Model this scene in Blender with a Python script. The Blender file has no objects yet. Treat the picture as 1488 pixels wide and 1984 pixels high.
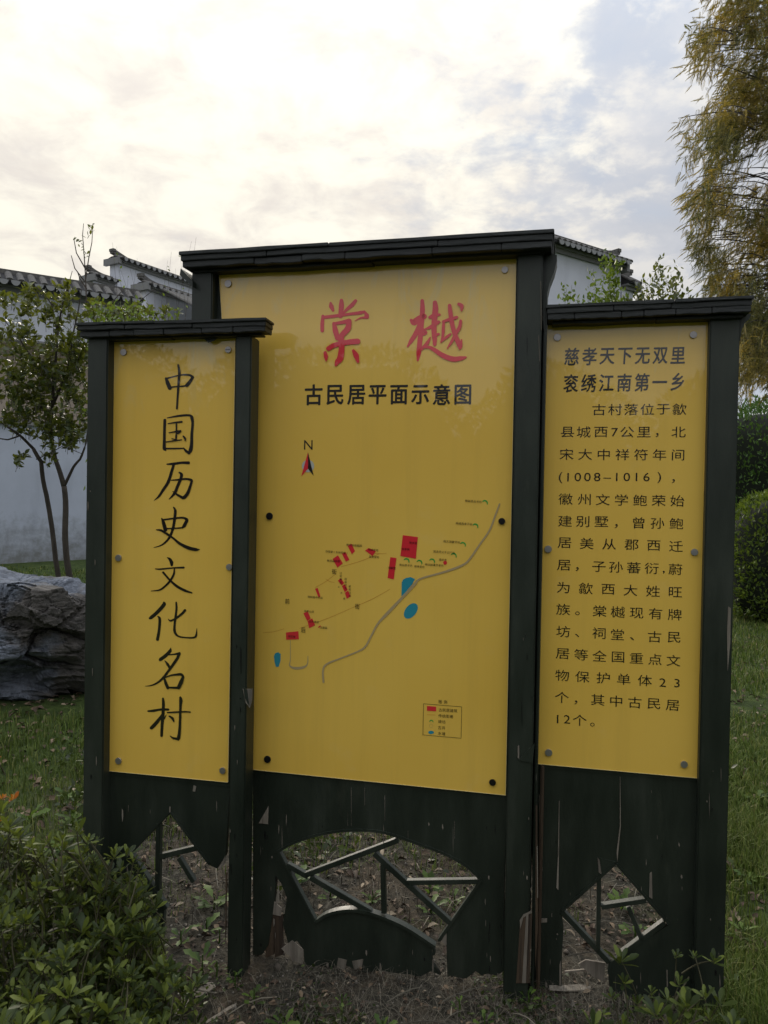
import bpy, bmesh, math, random
import numpy as np
from mathutils import Vector, Matrix, noise as mnoise
random.seed(7); rng = np.random.default_rng(11)
C = bpy.context.scene.collection
S = bpy.context.scene
R = math.radians

# ---------------------------------------------------------------- camera
F = 1488.0; CX, CY = 744.0, 992.0; CAMZ = 1.5
PITCH, ROLL = R(0.947), R(-0.983)
Rp = Matrix(((1,0,0),(0,math.cos(PITCH),math.sin(PITCH)),(0,-math.sin(PITCH),math.cos(PITCH))))
Rr = Matrix(((math.cos(ROLL),0,math.sin(ROLL)),(0,1,0),(-math.sin(ROLL),0,math.cos(ROLL))))
RM = Rp @ Rr
cd = bpy.data.cameras.new('camera'); cam = bpy.data.objects.new('camera', cd); C.objects.link(cam); S.camera = cam
cd.sensor_fit = 'VERTICAL'; cd.sensor_height = 36; cd.lens = 27; cd.clip_start = .05; cd.clip_end = 2000
r_, u_, f_ = RM @ Vector((1,0,0)), RM @ Vector((0,0,1)), RM @ Vector((0,1,0))
m = Matrix.Identity(4)
for i in range(3):
    m[i][0] = r_[i]; m[i][1] = u_[i]; m[i][2] = -f_[i]
m[2][3] = CAMZ
cam.matrix_world = m
CAM = Vector((0,0,CAMZ))

# ---------------------------------------------------------------- light
S.view_settings.view_transform = 'Standard'; S.view_settings.look = 'None'
S.view_settings.exposure = 0.7; S.view_settings.gamma = 1; S.view_settings.use_curve_mapping = False
S.cycles.max_bounces = 6; S.cycles.transparent_max_bounces = 8
SUN_EL, SUN_AZ = R(24), R(-18)            # azimuth clockwise from +Y (the view direction)
sdir = Vector((math.sin(SUN_AZ)*math.cos(SUN_EL), math.cos(SUN_AZ)*math.cos(SUN_EL), math.sin(SUN_EL)))
w = bpy.data.worlds.new('World'); S.world = w; w.use_nodes = True
nt = w.node_tree; nt.nodes.clear()
def N(t, **k):
    n = nt.nodes.new(t)
    for a, b in k.items(): setattr(n, a, b)
    return n
def L(a, b): nt.links.new(a, b)
def val(x):
    n = N('ShaderNodeValue'); n.outputs[0].default_value = x; return n.outputs[0]
def M_(op, a, b=None, c=None, clamp=False):
    n = N('ShaderNodeMath', operation=op, use_clamp=clamp)
    for i, v in enumerate((a, b, c)):
        if v is None: continue
        if isinstance(v, (int, float)): n.inputs[i].default_value = v
        else: L(v, n.inputs[i])
    return n.outputs[0]
def mixc(f, a, b):
    n = N('ShaderNodeMix', data_type='RGBA')
    for s, v in ((n.inputs[0], f), (n.inputs[6], a), (n.inputs[7], b)):
        if isinstance(v, (int, float)): s.default_value = v
        elif isinstance(v, tuple): s.default_value = (*v, 1)
        else: L(v, s)
    return n.outputs[2]
tc = N('ShaderNodeTexCoord')
sky = N('ShaderNodeTexSky', sky_type='NISHITA'); sky.sun_disc = False
sky.sun_elevation = SUN_EL; sky.sun_rotation = SUN_AZ; sky.air_density = 1.0; sky.dust_density = 1.0
SK = 0.1
sep = N('ShaderNodeSeparateXYZ'); L(tc.outputs['Generated'], sep.inputs[0])
zz = M_('ADD', M_('MAXIMUM', sep.outputs[2], 0.0), 0.22)
cmb = N('ShaderNodeCombineXYZ'); L(M_('DIVIDE', sep.outputs[0], zz), cmb.inputs[0]); L(M_('DIVIDE', sep.outputs[1], zz), cmb.inputs[1])
def nz(scale, detail, rough, off=(0,0,0), dist=0.0, stretch=(1,1,1)):
    mp = N('ShaderNodeMapping'); mp.inputs['Location'].default_value = off; mp.inputs['Scale'].default_value = stretch
    L(cmb.outputs[0], mp.inputs[0])
    n = N('ShaderNodeTexNoise'); n.inputs['Scale'].default_value = scale; n.inputs['Detail'].default_value = detail
    n.inputs['Roughness'].default_value = rough; n.inputs['Distortion'].default_value = dist
    L(mp.outputs[0], n.inputs['Vector']); return n.outputs['Fac']
def ramp(x, a, b, lo=0.0, hi=1.0):
    n = N('ShaderNodeMapRange', interpolation_type='SMOOTHSTEP'); L(x, n.inputs[0])
    for i, v in enumerate((a, b, lo, hi)): n.inputs[i+1].default_value = v
    return n.outputs[0]
big = nz(1.5, 3, .5, (3.1, 1.7, 0), .3)
mid = nz(3.6, 6, .55, (1.2, 5.3, 0), .25)
puff = nz(10.0, 7, .6, (4.5, 2.2, 0), .15, (1, 1, 1))
dot = N('ShaderNodeVectorMath', operation='DOT_PRODUCT'); L(tc.outputs['Generated'], dot.inputs[0]); dot.inputs[1].default_value = sdir
dp = M_('MAXIMUM', dot.outputs['Value'], 0.0)
glow = M_('POWER', dp, 26.0); wide = M_('POWER', dp, 6.0)
cover = ramp(M_('ADD', M_('ADD', big, M_('MULTIPLY', mid, .55)), M_('MULTIPLY', wide, .10)), .60, .84)
puffs = ramp(M_('ADD', puff, M_('MULTIPLY', mid, .45)), .66, .86)
skyn = N('ShaderNodeVectorMath', operation='SCALE'); L(sky.outputs[0], skyn.inputs[0]); skyn.inputs['Scale'].default_value = SK
blue = mixc(.95, skyn.outputs[0], (.305, .34, .40))
grey = mixc(ramp(mid, .3, .7), (.325, .34, .375), (.425, .425, .435))
lit = mixc(wide, (.47, .46, .445), (.58, .545, .48))
c1 = mixc(cover, blue, grey)
c2 = mixc(M_('MULTIPLY', puffs, .62), c1, lit)
# thin cloud in front of the low sun, bright and creamy, broken by the same cloud pattern
fine = nz(5.5, 6, .6, (7.5, 3.2, 0), .3)
gm = ramp(M_('ADD', M_('ADD', dp, M_('MULTIPLY', M_('SUBTRACT', puff, .5), .22)), M_('MULTIPLY', M_('SUBTRACT', fine, .5), .16)), .845, .965)
cream = mixc(ramp(fine, .3, .62), (.50, .465, .425), (.655, .622, .535))
fin = N('ShaderNodeVectorMath', operation='SCALE'); L(mixc(M_('MULTIPLY', gm, .92), c2, cream), fin.inputs[0]); fin.inputs['Scale'].default_value = 1.0
# overcast skies brighten smoothly towards the zenith
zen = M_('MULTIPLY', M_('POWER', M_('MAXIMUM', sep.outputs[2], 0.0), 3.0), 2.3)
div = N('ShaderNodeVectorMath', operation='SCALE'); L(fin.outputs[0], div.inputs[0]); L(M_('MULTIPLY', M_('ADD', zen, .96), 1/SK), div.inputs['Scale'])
bg = N('ShaderNodeBackground'); bg.inputs['Strength'].default_value = SK
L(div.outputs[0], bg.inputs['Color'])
wo = N('ShaderNodeOutputWorld'); L(bg.outputs[0], wo.inputs['Surface'])
sl = bpy.data.lights.new('sun', 'SUN'); sl.energy = 1.5; sl.angle = R(14); sl.color = (1.0, .90, .76)
so = bpy.data.objects.new('sun', sl); C.objects.link(so)
so.rotation_euler = (-sdir).to_track_quat('-Z', 'Y').to_euler(); so.location = (0,0,20)

# ---------------------------------------------------------------- geometry helpers
def ray(px, py):
    return RM @ Vector(((px-CX)/F, 1.0, -(py-CY)/F))
def W(px, py, depth):                       # world point at a distance along the view
    return CAM + ray(px, py)*depth
def onground(px, py, z=0.0):
    v = ray(px, py); return CAM + v*((z-CAMZ)/v.z)
class Plane:                                # a vertical plane with its own frame: x along it, y into the back, z up
    def __init__(s, origin, yaw):
        s.o = Vector(origin); s.yaw = yaw
        s.d = Vector((math.cos(yaw), -math.sin(yaw), 0)); s.n = Vector((math.sin(yaw), math.cos(yaw), 0))
    def P(s, px, py, off=0.0):
        v = ray(px, py); o = s.o + s.n*off
        t = (o-CAM).dot(s.n)/v.dot(s.n); q = CAM + v*t - s.o
        return (q.dot(s.d), q.z)
    def world(s, u, z, off=0.0): return s.o + s.d*u + s.n*off + Vector((0,0,z))
def setp(o, label=None, cat=None, group=None, kind=None):
    if label: o['label'] = label
    if cat: o['category'] = cat
    if group: o['group'] = group
    if kind: o['kind'] = kind
    return o
def thing(name, label, cat, loc=(0,0,0), rz=0.0, group=None):
    o = bpy.data.objects.new(name, None); C.objects.link(o); o.location = loc; o.rotation_euler = (0,0,rz); o.empty_display_size = .1
    return setp(o, label, cat, group)
def link(name, me, mat=None, parent=None, smooth=False):
    if mat is not None and not me.materials: me.materials.append(mat)
    o = bpy.data.objects.new(name, me); C.objects.link(o)
    if parent: o.parent = parent
    if smooth: me.polygons.foreach_set('use_smooth', [True]*len(me.polygons))
    return o
class MB:
    def __init__(s): s.v = []; s.f = []
    def add(s, vs, fs):
        b = len(s.v); s.v += [tuple(v) for v in vs]; s.f += [tuple(i+b for i in f) for f in fs]; return s
    def box(s, x0, x1, y0, y1, z0, z1):
        return s.add([(x0,y0,z0),(x1,y0,z0),(x1,y1,z0),(x0,y1,z0),(x0,y0,z1),(x1,y0,z1),(x1,y1,z1),(x0,y1,z1)],
                     [(0,3,2,1),(4,5,6,7),(0,1,5,4),(1,2,6,5),(2,3,7,6),(3,0,4,7)])
    def prism(s, pts, y0, y1):              # convex or simple polygon in x,z extruded over y
        n = len(pts)
        return s.add([(p[0],y0,p[1]) for p in pts]+[(p[0],y1,p[1]) for p in pts],
                     [tuple(range(n)), tuple(range(2*n-1,n-1,-1))]+[(i,i+n,(i+1)%n+n,(i+1)%n) for i in range(n)])
    def tube(s, pts, rad, seg=6):
        pts = [Vector(p) for p in pts]; n = len(pts); rings = []
        if isinstance(rad, (int, float)): rad = [rad]*n
        up = Vector((.3,.2,1)).normalized()
        for i, p in enumerate(pts):
            t = (pts[min(i+1,n-1)]-pts[max(i-1,0)]).normalized()
            a = t.cross(up)
            if a.length < .05: a = t.cross(Vector((1,0,0)))
            a.normalize(); b = t.cross(a)
            rings.append([p+(a*math.cos(2*math.pi*k/seg)+b*math.sin(2*math.pi*k/seg))*rad[i] for k in range(seg)])
        vs = [v for r in rings for v in r]
        fs = [(i*seg+k, i*seg+(k+1)%seg, (i+1)*seg+(k+1)%seg, (i+1)*seg+k) for i in range(n-1) for k in range(seg)]
        fs += [tuple(range(seg-1,-1,-1)), tuple((n-1)*seg+k for k in range(seg))]
        return s.add(vs, fs)
    def build(s, name, mat, parent=None, bevel=0, smooth=False):
        me = bpy.data.meshes.new(name); me.from_pydata(s.v, [], s.f); me.validate()
        bm = bmesh.new(); bm.from_mesh(me); bmesh.ops.recalc_face_normals(bm, faces=bm.faces)
        if bevel: bmesh.ops.bevel(bm, geom=list(bm.edges), offset=bevel, segments=2, affect='EDGES', clamp_overlap=True)
        bm.to_mesh(me); bm.free()
        return link(name, me, mat, parent, smooth)
def np_mesh(name, V, faces_n, mat, parent=None, smooth=False):
    """V (count, k, 3) copies of a shape whose faces are index tuples faces_n."""
    cnt, k = V.shape[0], V.shape[1]
    me = bpy.data.meshes.new(name)
    vv = V.reshape(-1,3).astype(np.float32)
    loops = np.concatenate([ (np.arange(cnt)[:,None]*k + np.array(f)[None,:]) for f in faces_n ], axis=1).reshape(-1)
    sizes = np.tile(np.array([len(f) for f in faces_n]), cnt)
    me.vertices.add(len(vv)); me.vertices.foreach_set('co', vv.reshape(-1))
    me.loops.add(len(loops)); me.loops.foreach_set('vertex_index', loops.astype(np.int32))
    me.polygons.add(len(sizes)); st = np.concatenate([[0], np.cumsum(sizes)[:-1]])
    me.polygons.foreach_set('loop_start', st.astype(np.int32))
    me.update(calc_edges=True); me.validate()
    return link(name, me, mat, parent, smooth)

# ---------------------------------------------------------------- material helpers
class MT:
    def __init__(s, name):
        s.m = bpy.data.materials.new(name); s.m.use_nodes = True; s.t = s.m.node_tree; s.t.nodes.clear()
        s.out = s.n('ShaderNodeOutputMaterial'); s.b = s.n('ShaderNodeBsdfPrincipled'); s.l(s.b.outputs[0], s.out.inputs[0])
        s.tc = s.n('ShaderNodeTexCoord')
    def n(s, t, **k):
        x = s.t.nodes.new(t)
        for a, b in k.items(): setattr(x, a, b)
        return x
    def l(s, a, b): s.t.links.new(a, b)
    def noise(s, scale, detail=4, rough=.55, stretch=None, dist=0, coord='Object', ty='ShaderNodeTexNoise'):
        src = s.tc.outputs[coord]
        if stretch:
            mp = s.n('ShaderNodeMapping'); mp.inputs['Scale'].default_value = stretch; s.l(src, mp.inputs[0]); src = mp.outputs[0]
        x = s.n(ty); x.inputs['Scale'].default_value = scale; x.inputs['Detail'].default_value = detail
        x.inputs['Roughness'].default_value = rough
        if dist: x.inputs['Distortion'].default_value = dist
        s.l(src, x.inputs['Vector']); return x.outputs['Fac']
    def ramp(s, x, *stops):
        r = s.n('ShaderNodeValToRGB'); e = r.color_ramp.elements
        while len(e) < len(stops): e.new(.5)
        for i, (p, c) in enumerate(stops): e[i].position = p; e[i].color = (*c, 1) if len(c) == 3 else c
        s.l(x, r.inputs[0]); return r.outputs[0]
    def mix(s, f, a, b, mode='MIX'):
        x = s.n('ShaderNodeMix', data_type='RGBA', blend_type=mode)
        for k, v in ((x.inputs[0], f), (x.inputs[6], a), (x.inputs[7], b)):
            if isinstance(v, (int, float)): k.default_value = v
            elif isinstance(v, tuple): k.default_value = (*v, 1)
            else: s.l(v, k)
        return x.outputs[2]
    def math(s, op, a, b, clamp=False):
        x = s.n('ShaderNodeMath', operation=op, use_clamp=clamp)
        for i, v in enumerate((a, b)):
            if isinstance(v, (int, float)): x.inputs[i].default_value = v
            else: s.l(v, x.inputs[i])
        return x.outputs[0]
    def col(s, c):
        if isinstance(c, tuple): s.b.inputs['Base Color'].default_value = (*c, 1)
        else: s.l(c, s.b.inputs['Base Color'])
        return s
    def set(s, **k):
        for a, b in k.items():
            i = s.b.inputs[a.replace('_', ' ')]
            if isinstance(b, (int, float, tuple)): i.default_value = b
            else: s.l(b, i)
        return s
    def bump(s, h, strength=.3, dist=.01):
        x = s.n('ShaderNodeBump'); x.inputs['Strength'].default_value = strength; x.inputs['Distance'].default_value = dist
        s.l(h, x.inputs['Height']); s.l(x.outputs[0], s.b.inputs['Normal']); return s
    def xyz(s, coord='Object'):
        x = s.n('ShaderNodeSeparateXYZ'); s.l(s.tc.outputs[coord], x.inputs[0]); return x.outputs
def simple(name, c, rough=.5, bumpscale=None, **k):
    t = MT(name); t.col(c).set(Roughness=rough, **k)
    if bumpscale: t.bump(t.noise(bumpscale, 5), .25, .004)
    return t.m
def leafmat(name, c0, c1, c2, rough=.45, trans=.28, spec=.4):
    t = MT(name); g = t.n('ShaderNodeNewGeometry')
    base = t.ramp(g.outputs['Random Per Island'], (0, c0), (.55, c1), (1, c2))
    n = t.noise(2.2, 2)
    base = t.mix(t.math('MULTIPLY', n, .5), base, c0)
    t.col(base).set(Roughness=rough); t.b.inputs['Specular IOR Level'].default_value = spec
    tr = t.n('ShaderNodeBsdfTranslucent'); t.l(t.mix(.5, base, (c2[0]*1.5, c2[1]*1.5, c2[2])), tr.inputs[0])
    ms = t.n('ShaderNodeMixShader'); ms.inputs[0].default_value = trans
    t.l(t.b.outputs[0], ms.inputs[1]); t.l(tr.outputs[0], ms.inputs[2]); t.l(ms.outputs[0], t.out.inputs[0])
    return t.m

# dark green painted wood
t = MT('dark_green_paint')
g1 = t.noise(3.5, 6, .6, (3,3,.8)); g2 = t.noise(46, 6, .7, (1,1,.18)); g3 = t.noise(9, 8, .75, (1,1,.35))
cc = t.ramp(g1, (.3,(.0105,.0150,.0106)), (.55,(.0175,.0238,.0158)), (.8,(.033,.040,.028)))
cc = t.mix(t.ramp(g3, (.58,(0,0,0)), (.74,(.45,.45,.45))), cc, (.055,.058,.040))
cc = t.mix(t.ramp(g2, (.71,(0,0,0)), (.74,(.8,.8,.8))), cc, (.20,.185,.15))
t.col(cc).set(Roughness=t.ramp(g1, (.3,(.38,)*3), (.8,(.6,)*3))); t.bump(t.math('ADD', g2, g3), .35, .003)
PAINT = t.m
t = MT('tarred_board_black')
g1 = t.noise(6, 6, .65, (.5,3,3)); g2 = t.noise(30, 6, .7, (.25,1,1.5)); cr = t.noise(9, 3, .5, (1,1,1), ty='ShaderNodeTexNoise')
cc = t.ramp(g1, (.3,(.008,.010,.010)), (.6,(.016,.019,.018)), (.85,(.035,.037,.034)))
cc = t.mix(t.ramp(g2, (.68,(0,0,0)), (.75,(.6,.6,.6))), cc, (.09,.09,.08))
t.col(cc).set(Roughness=.55); t.bump(t.math('ADD', g2, g1), .5, .006)
TAR = t.m
t = MT('weathered_bare_wood')
g = t.noise(40, 6, .65, (1,1,.05)); g1 = t.noise(4, 4)
cc = t.ramp(g, (.3,(.09,.075,.058)), (.6,(.26,.225,.18)), (.8,(.42,.38,.31)))
cc = t.mix(t.ramp(g1, (.4,(0,0,0)), (.7,(.6,.6,.6))), cc, (.06,.058,.04))
t.col(cc).set(Roughness=.85); t.bump(g, .6, .004); WOOD = t.m
t = MT('brown_bare_wood'); g = t.noise(55, 6, .65, (1,1,.04))
t.col(t.ramp(g, (.3,(.02,.013,.008)), (.55,(.07,.045,.025)), (.8,(.13,.09,.05)))).set(Roughness=.85).bump(g, .7, .004); BROWNW = t.m
t = MT('mossy_worn_paint'); g = t.noise(25, 5, .6, (.3,1,1))
t.col(t.ramp(g, (.35,(.022,.026,.018)), (.6,(.06,.06,.035)), (.8,(.13,.125,.085)))).set(Roughness=.8).bump(g,.4,.003); WORN = t.m

def panelmat(name, rough):
    t = MT(name); g = t.noise(1.6, 3, .5); g2 = t.noise(60, 3, .6); st = t.noise(5, 5, .7, (1.5,1,.35), dist=.8)
    c = t.ramp(g, (.3,(.81,.505,.075)), (.7,(.88,.57,.10)))
    z = t.xyz('Generated')[2]
    glare_smear = t.math('MULTIPLY', t.ramp(st, (.55,(0,0,0)), (.64,(.42,)*3)), t.ramp(z, (.80,(0,0,0)), (.95,(1,1,1))))  # pale smeared highlight painted into the colour near the sheet's top
    c = t.mix(glare_smear, c, (.66,.55,.30))
    c = t.mix(t.ramp(g2, (.75,(0,0,0)), (.79,(.6,)*3)), c, (.25,.14,.03))
    dr = t.noise(2.2, 7, .75, (6,1,.35)); c = t.mix(t.math('MULTIPLY', t.ramp(dr, (.50,(0,0,0)), (.78,(1,1,1))), .16), c, (.42,.26,.06))
    du = t.noise(7, 6, .7); c = t.mix(t.ramp(du, (.58,(0,0,0)), (.8,(.14,)*3)), c, (.8,.68,.42))
    t.col(c).set(Roughness=rough, IOR=1.46); t.b.inputs['Coat Weight'].default_value = 1; t.b.inputs['Coat Roughness'].default_value = .02
    t.b.inputs['Coat IOR'].default_value = 1.55
    return t.m
YEL = panelmat('yellow_acrylic', .35)
def inkmat(name, c):
    t = MT(name); t.col(c).set(Roughness=.35); t.b.inputs['Coat Weight'].default_value = 1; t.b.inputs['Coat Roughness'].default_value = .02
    t.b.inputs['Coat IOR'].default_value = 1.55; return t.m
BLACK = inkmat('black_print', (.010,.006,.004)); RED = inkmat('red_print', (.72,.022,.035)); BLUE = inkmat('blue_print', (.02,.27,.36))
GREYI = inkmat('grey_print', (.44,.33,.17)); GREENI = inkmat('green_print', (.03,.36,.05)); ORANGE = inkmat('orange_print', (.62,.27,.03))
FAINT = inkmat('faint_grey_print', (.52,.36,.12)); WHITEI = inkmat('pale_grey_print', (.5,.5,.45))
EDGE = simple('acrylic_edge_pale', (.75,.62,.30), .3)
STEEL = simple('brushed_steel', (.42,.40,.39), .42, Metallic=.85)
DSTEEL = simple('dark_screw_metal', (.035,.032,.035), .35, Metallic=.8)

# ---------------------------------------------------------------- glyphs (built-in font curves turned to mesh)
_g = {}
def glyph(ch, bold):
    k = (ch, bold)
    if k not in _g:
        c = bpy.data.curves.new('glyph', 'FONT'); c.body = ch; c.resolution_u = 3; c.offset = bold
        o = bpy.data.objects.new('glyph', c); C.objects.link(o)
        dg = bpy.context.evaluated_depsgraph_get(); me = o.evaluated_get(dg).to_mesh()
        v = [(a.co.x, a.co.y) for a in me.vertices]; f = [tuple(p.vertices) for p in me.polygons]
        if v:
            xs = [a[0] for a in v]; ys = [a[1] for a in v]; mx, my = (min(xs)+max(xs))/2, (min(ys)+max(ys))/2
            v = [(a[0]-mx, a[1]-my) for a in v]
        _g[k] = (v, f); o.evaluated_get(dg).to_mesh_clear(); bpy.data.objects.remove(o); bpy.data.curves.remove(c)
    return _g[k]
INK = -0.0007
def put_glyphs(name, pl, items, mat, parent, bold=0.0, off=INK, shear=0.0, split=False):
    """items: (char, px, py, width_px, height_px)"""
    if split:
        for it in items: put_glyphs(name, pl, [it], mat, parent, bold, off, shear)
        return
    mb = MB()
    for ch, px, py, wx, hy in items:
        v0, f = glyph(ch, 0.0)
        v, f0 = [], f; f = []
        for q, (ax, ay) in enumerate(((0,0),(1,0),(-1,0),(0,.8),(0,-.8),(.8,.6),(-.8,-.6)) if bold > .008 else ((0,0),)):
            f += [tuple(i+len(v) for i in ff) for ff in f0]; v += [(a+ax*bold, b+ay*bold, q) for a, b in v0]
        u0, z0 = pl.P(px, py); u1, _ = pl.P(px+10, py); _, z1 = pl.P(px, py-10)
        sx, sz = (u1-u0)/10*wx, (z1-z0)/10*hy
        mb.add([(u0+(a+shear*b)*sx, off-q*.00004, z0+b*sz) for a, b, q in v], f)
    me = bpy.data.meshes.new(name); me.from_pydata(mb.v, [], mb.f)
    return link(name, me, mat, parent)
def stroke_poly(pts):
    """variable width brush stroke -> outline"""
    P = [Vector(p[:2]) for p in pts]; Wd = [p[2]/2 for p in pts]
    Q = []; 
    for i in range(len(P)-1):               # catmull-rom refinement
        a, b = P[i], P[i+1]; p0 = P[i-1] if i else a*2-b; p3 = P[i+2] if i+2 < len(P) else b*2-a
        for k in range(4):
            s = k/4; q = .5*((2*a)+(b-p0)*s+(2*p0-5*a+4*b-p3)*s*s+(3*a-p0-3*b+p3)*s**3)
            Q.append((q, Wd[i]*(1-s)+Wd[i+1]*s))
    Q.append((P[-1], Wd[-1])); Lf, Rt = [], []
    for i, (q, wd) in enumerate(Q):
        t_ = (Q[min(i+1,len(Q)-1)][0]-Q[max(i-1,0)][0]); t_ = t_.normalized() if t_.length else Vector((1,0))
        n_ = Vector((-t_.y, t_.x)); Lf.append(q+n_*wd); Rt.append(q-n_*wd)
    return Q, Lf, Rt
def strokes(name, pl, sts, conv, mat, parent, off=INK):
    mb = MB(); k = 0
    for st in sts:
        Q, Lf, Rt = stroke_poly(st); o_ = off-k*0.00006; k += 1
        vs = []
        for a, b in zip(Lf, Rt):
            for q in (a, b):
                u, z = pl.P(*conv(*q)); vs.append((u, o_, z))
        n = len(Lf); mb.add(vs, [(2*i, 2*i+1, 2*i+3, 2*i+2) for i in range(n-1)])
        for (q, wd), dz in ((Q[0], 1), (Q[-1], 2)):   # round ends
            k += 1; oo = off-k*0.00006
            ring = [(*[0]*0, *pl.P(*conv(q.x+math.cos(a)*wd*.98, q.y+math.sin(a)*wd*.98))) for a in [i*math.pi/5 for i in range(10)]]
            mb.add([(u, oo, z) for u, z in ring], [tuple(range(10))])
    me = bpy.data.meshes.new(name); me.from_pydata(mb.v, [], mb.f)
    return link(name, me, mat, parent)
def flat(name, pl, pts, mat, parent, off=INK):
    v = [(pl.P(*p)[0], off, pl.P(*p)[1]) for p in pts]
    me = bpy.data.meshes.new(name); me.from_pydata(v, [], [tuple(range(len(v)))]); return link(name, me, mat, parent)
def board(name, pl, loops, y0, th, mat, parent, bevel=.0012):
    """board with holes: loops of pixel points traced on the plane at depth y0"""
    c = bpy.data.curves.new(name, 'CURVE'); c.dimensions = '2D'; c.fill_mode = 'BOTH'; c.extrude = th/2; c.bevel_depth = bevel; c.bevel_resolution = 1; c.offset = -bevel
    for lp in loops:
        s = c.splines.new('POLY'); s.points.add(len(lp)-1); s.use_cyclic_u = True
        for i, p in enumerate(lp):
            u, z = pl.P(p[0], p[1], y0); s.points[i].co = (u, z, 0, 1)
    o = bpy.data.objects.new(name, c); C.objects.link(o); dg = bpy.context.evaluated_depsgraph_get()
    me = bpy.data.meshes.new_from_object(o.evaluated_get(dg)); bpy.data.objects.remove(o)
    me.transform(Matrix(((1,0,0,0),(0,0,-1,y0+th/2),(0,1,0,0),(0,0,0,1)))); me.materials.clear()
    return link(name, me, mat, parent)
def jag(p0, p1, n, amp, seed=0):
    r = random.Random(seed); out = []
    for i in range(n+1):
        s = i/n; x = p0[0]+(p1[0]-p0[0])*s; y = p0[1]+(p1[1]-p0[1])*s
        out.append((x+r.uniform(-1,1)*amp*.25, y+(r.uniform(-1,1)*amp if 0 < i < n else 0)))
    return out
def ragged_edge(pts, seed, amp=1.2, step=14):      # chipped edge: subdivide straight runs with small noise
    r = random.Random(seed); out = []
    for i, p in enumerate(pts):
        q = pts[(i+1) % len(pts)]; n = max(1, int(math.hypot(q[0]-p[0], q[1]-p[1])/step)); out.append(p)
        for k in range(1, n):
            s = k/n; out.append((p[0]+(q[0]-p[0])*s+r.uniform(-amp,amp), p[1]+(q[1]-p[1])*s+r.uniform(-amp,amp)*.6))
    return out

# ================================================================ SETTING: ground
def gz(x, y):
    dp_ = .05+.02*max(0, min(1, .3-x)) if math.hypot(x, y) < 6 else .05
    h = .018*mnoise.noise(Vector((x*1.3, y*1.3, 0)))+.035*mnoise.noise(Vector((x*.35, y*.35, 4)))
    d = math.hypot(x, y-2.4)
    return h*min(1, .35+d*.3) - dp_
def axis(lo, hi, c, fine):
    a = [c]; s = fine
    while a[-1] < hi: a.append(a[-1]+s); s *= 1.0 if a[-1]-c < 3.2 else 1.12
    b = [c]; s = fine
    while b[-1] > lo: b.append(b[-1]-s); s *= 1.0 if c-b[-1] < 3.2 else 1.12
    return b[:0:-1]+a
xs = axis(-500, 500, 0, .05); ys = axis(-500, 700, 3.6, .05)
V = [(x, y, gz(x, y)+(.006*mnoise.noise(Vector((x*9, y*9, 1))) if abs(x) < 4 and 1 < y < 8 else 0)) for y in ys for x in xs]
nx = len(xs); Fc = [(j*nx+i, j*nx+i+1, (j+1)*nx+i+1, (j+1)*nx+i) for j in range(len(ys)-1) for i in range(nx-1)]
me = bpy.data.meshes.new('ground'); me.from_pydata(V, [], Fc)
t = MT('soil_and_turf')
X = t.xyz('Object'); n1 = t.noise(1.1, 5, .6); n2 = t.noise(28, 7, .7); n3 = t.noise(7, 6, .65)
soil = t.ramp(n2, (.3,(.016,.015,.011)), (.5,(.042,.038,.028)), (.72,(.115,.105,.08)))
soil = t.mix(t.ramp(n3, (.45,(0,0,0)), (.65,(.7,)*3)), soil, (.080,.060,.038))
turf = t.ramp(n3, (.3,(.020,.032,.008)), (.55,(.042,.065,.014)), (.8,(.080,.10,.025)))
dx = t.math('ABSOLUTE', t.math('SUBTRACT', X[0], -.15), 0); dy = t.math('ABSOLUTE', t.math('SUBTRACT', X[1], 2.65), 0)
near = t.math('MAXIMUM', t.math('MULTIPLY', dx, .75), t.math('MULTIPLY', dy, .8))
f = t.math('ADD', t.math('MULTIPLY', t.math('SUBTRACT', near, .85), 1.8), t.math('MULTIPLY', t.math('SUBTRACT', n1, .5), 2.2), True)
t.col(t.mix(f, soil, turf)).set(Roughness=.95); t.b.inputs['Specular IOR Level'].default_value = .2
t.bump(t.math('ADD', n2, n3), .9, .02)
setp(link('ground', me, t.m, None, True), kind='structure')

# ================================================================ SIGN UNITS
G = onground(1030, 1905)
PM = Plane((G.x, G.y, 0), R(13.37))
def at_u(pl, px): u, z = pl.P(px, 1200); return pl.world(u, 0)
jL = at_u(PM, 500); aL, aR = R(11.2), R(11.9)
nL = Vector((math.sin(aL), math.cos(aL), 0)); PL = Plane(jL - nL*.075, aL)
jR = at_u(PM, 1050); nR = Vector((math.sin(aR), math.cos(aR), 0)); PR = Plane(jR + nR*.045, aR)

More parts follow.
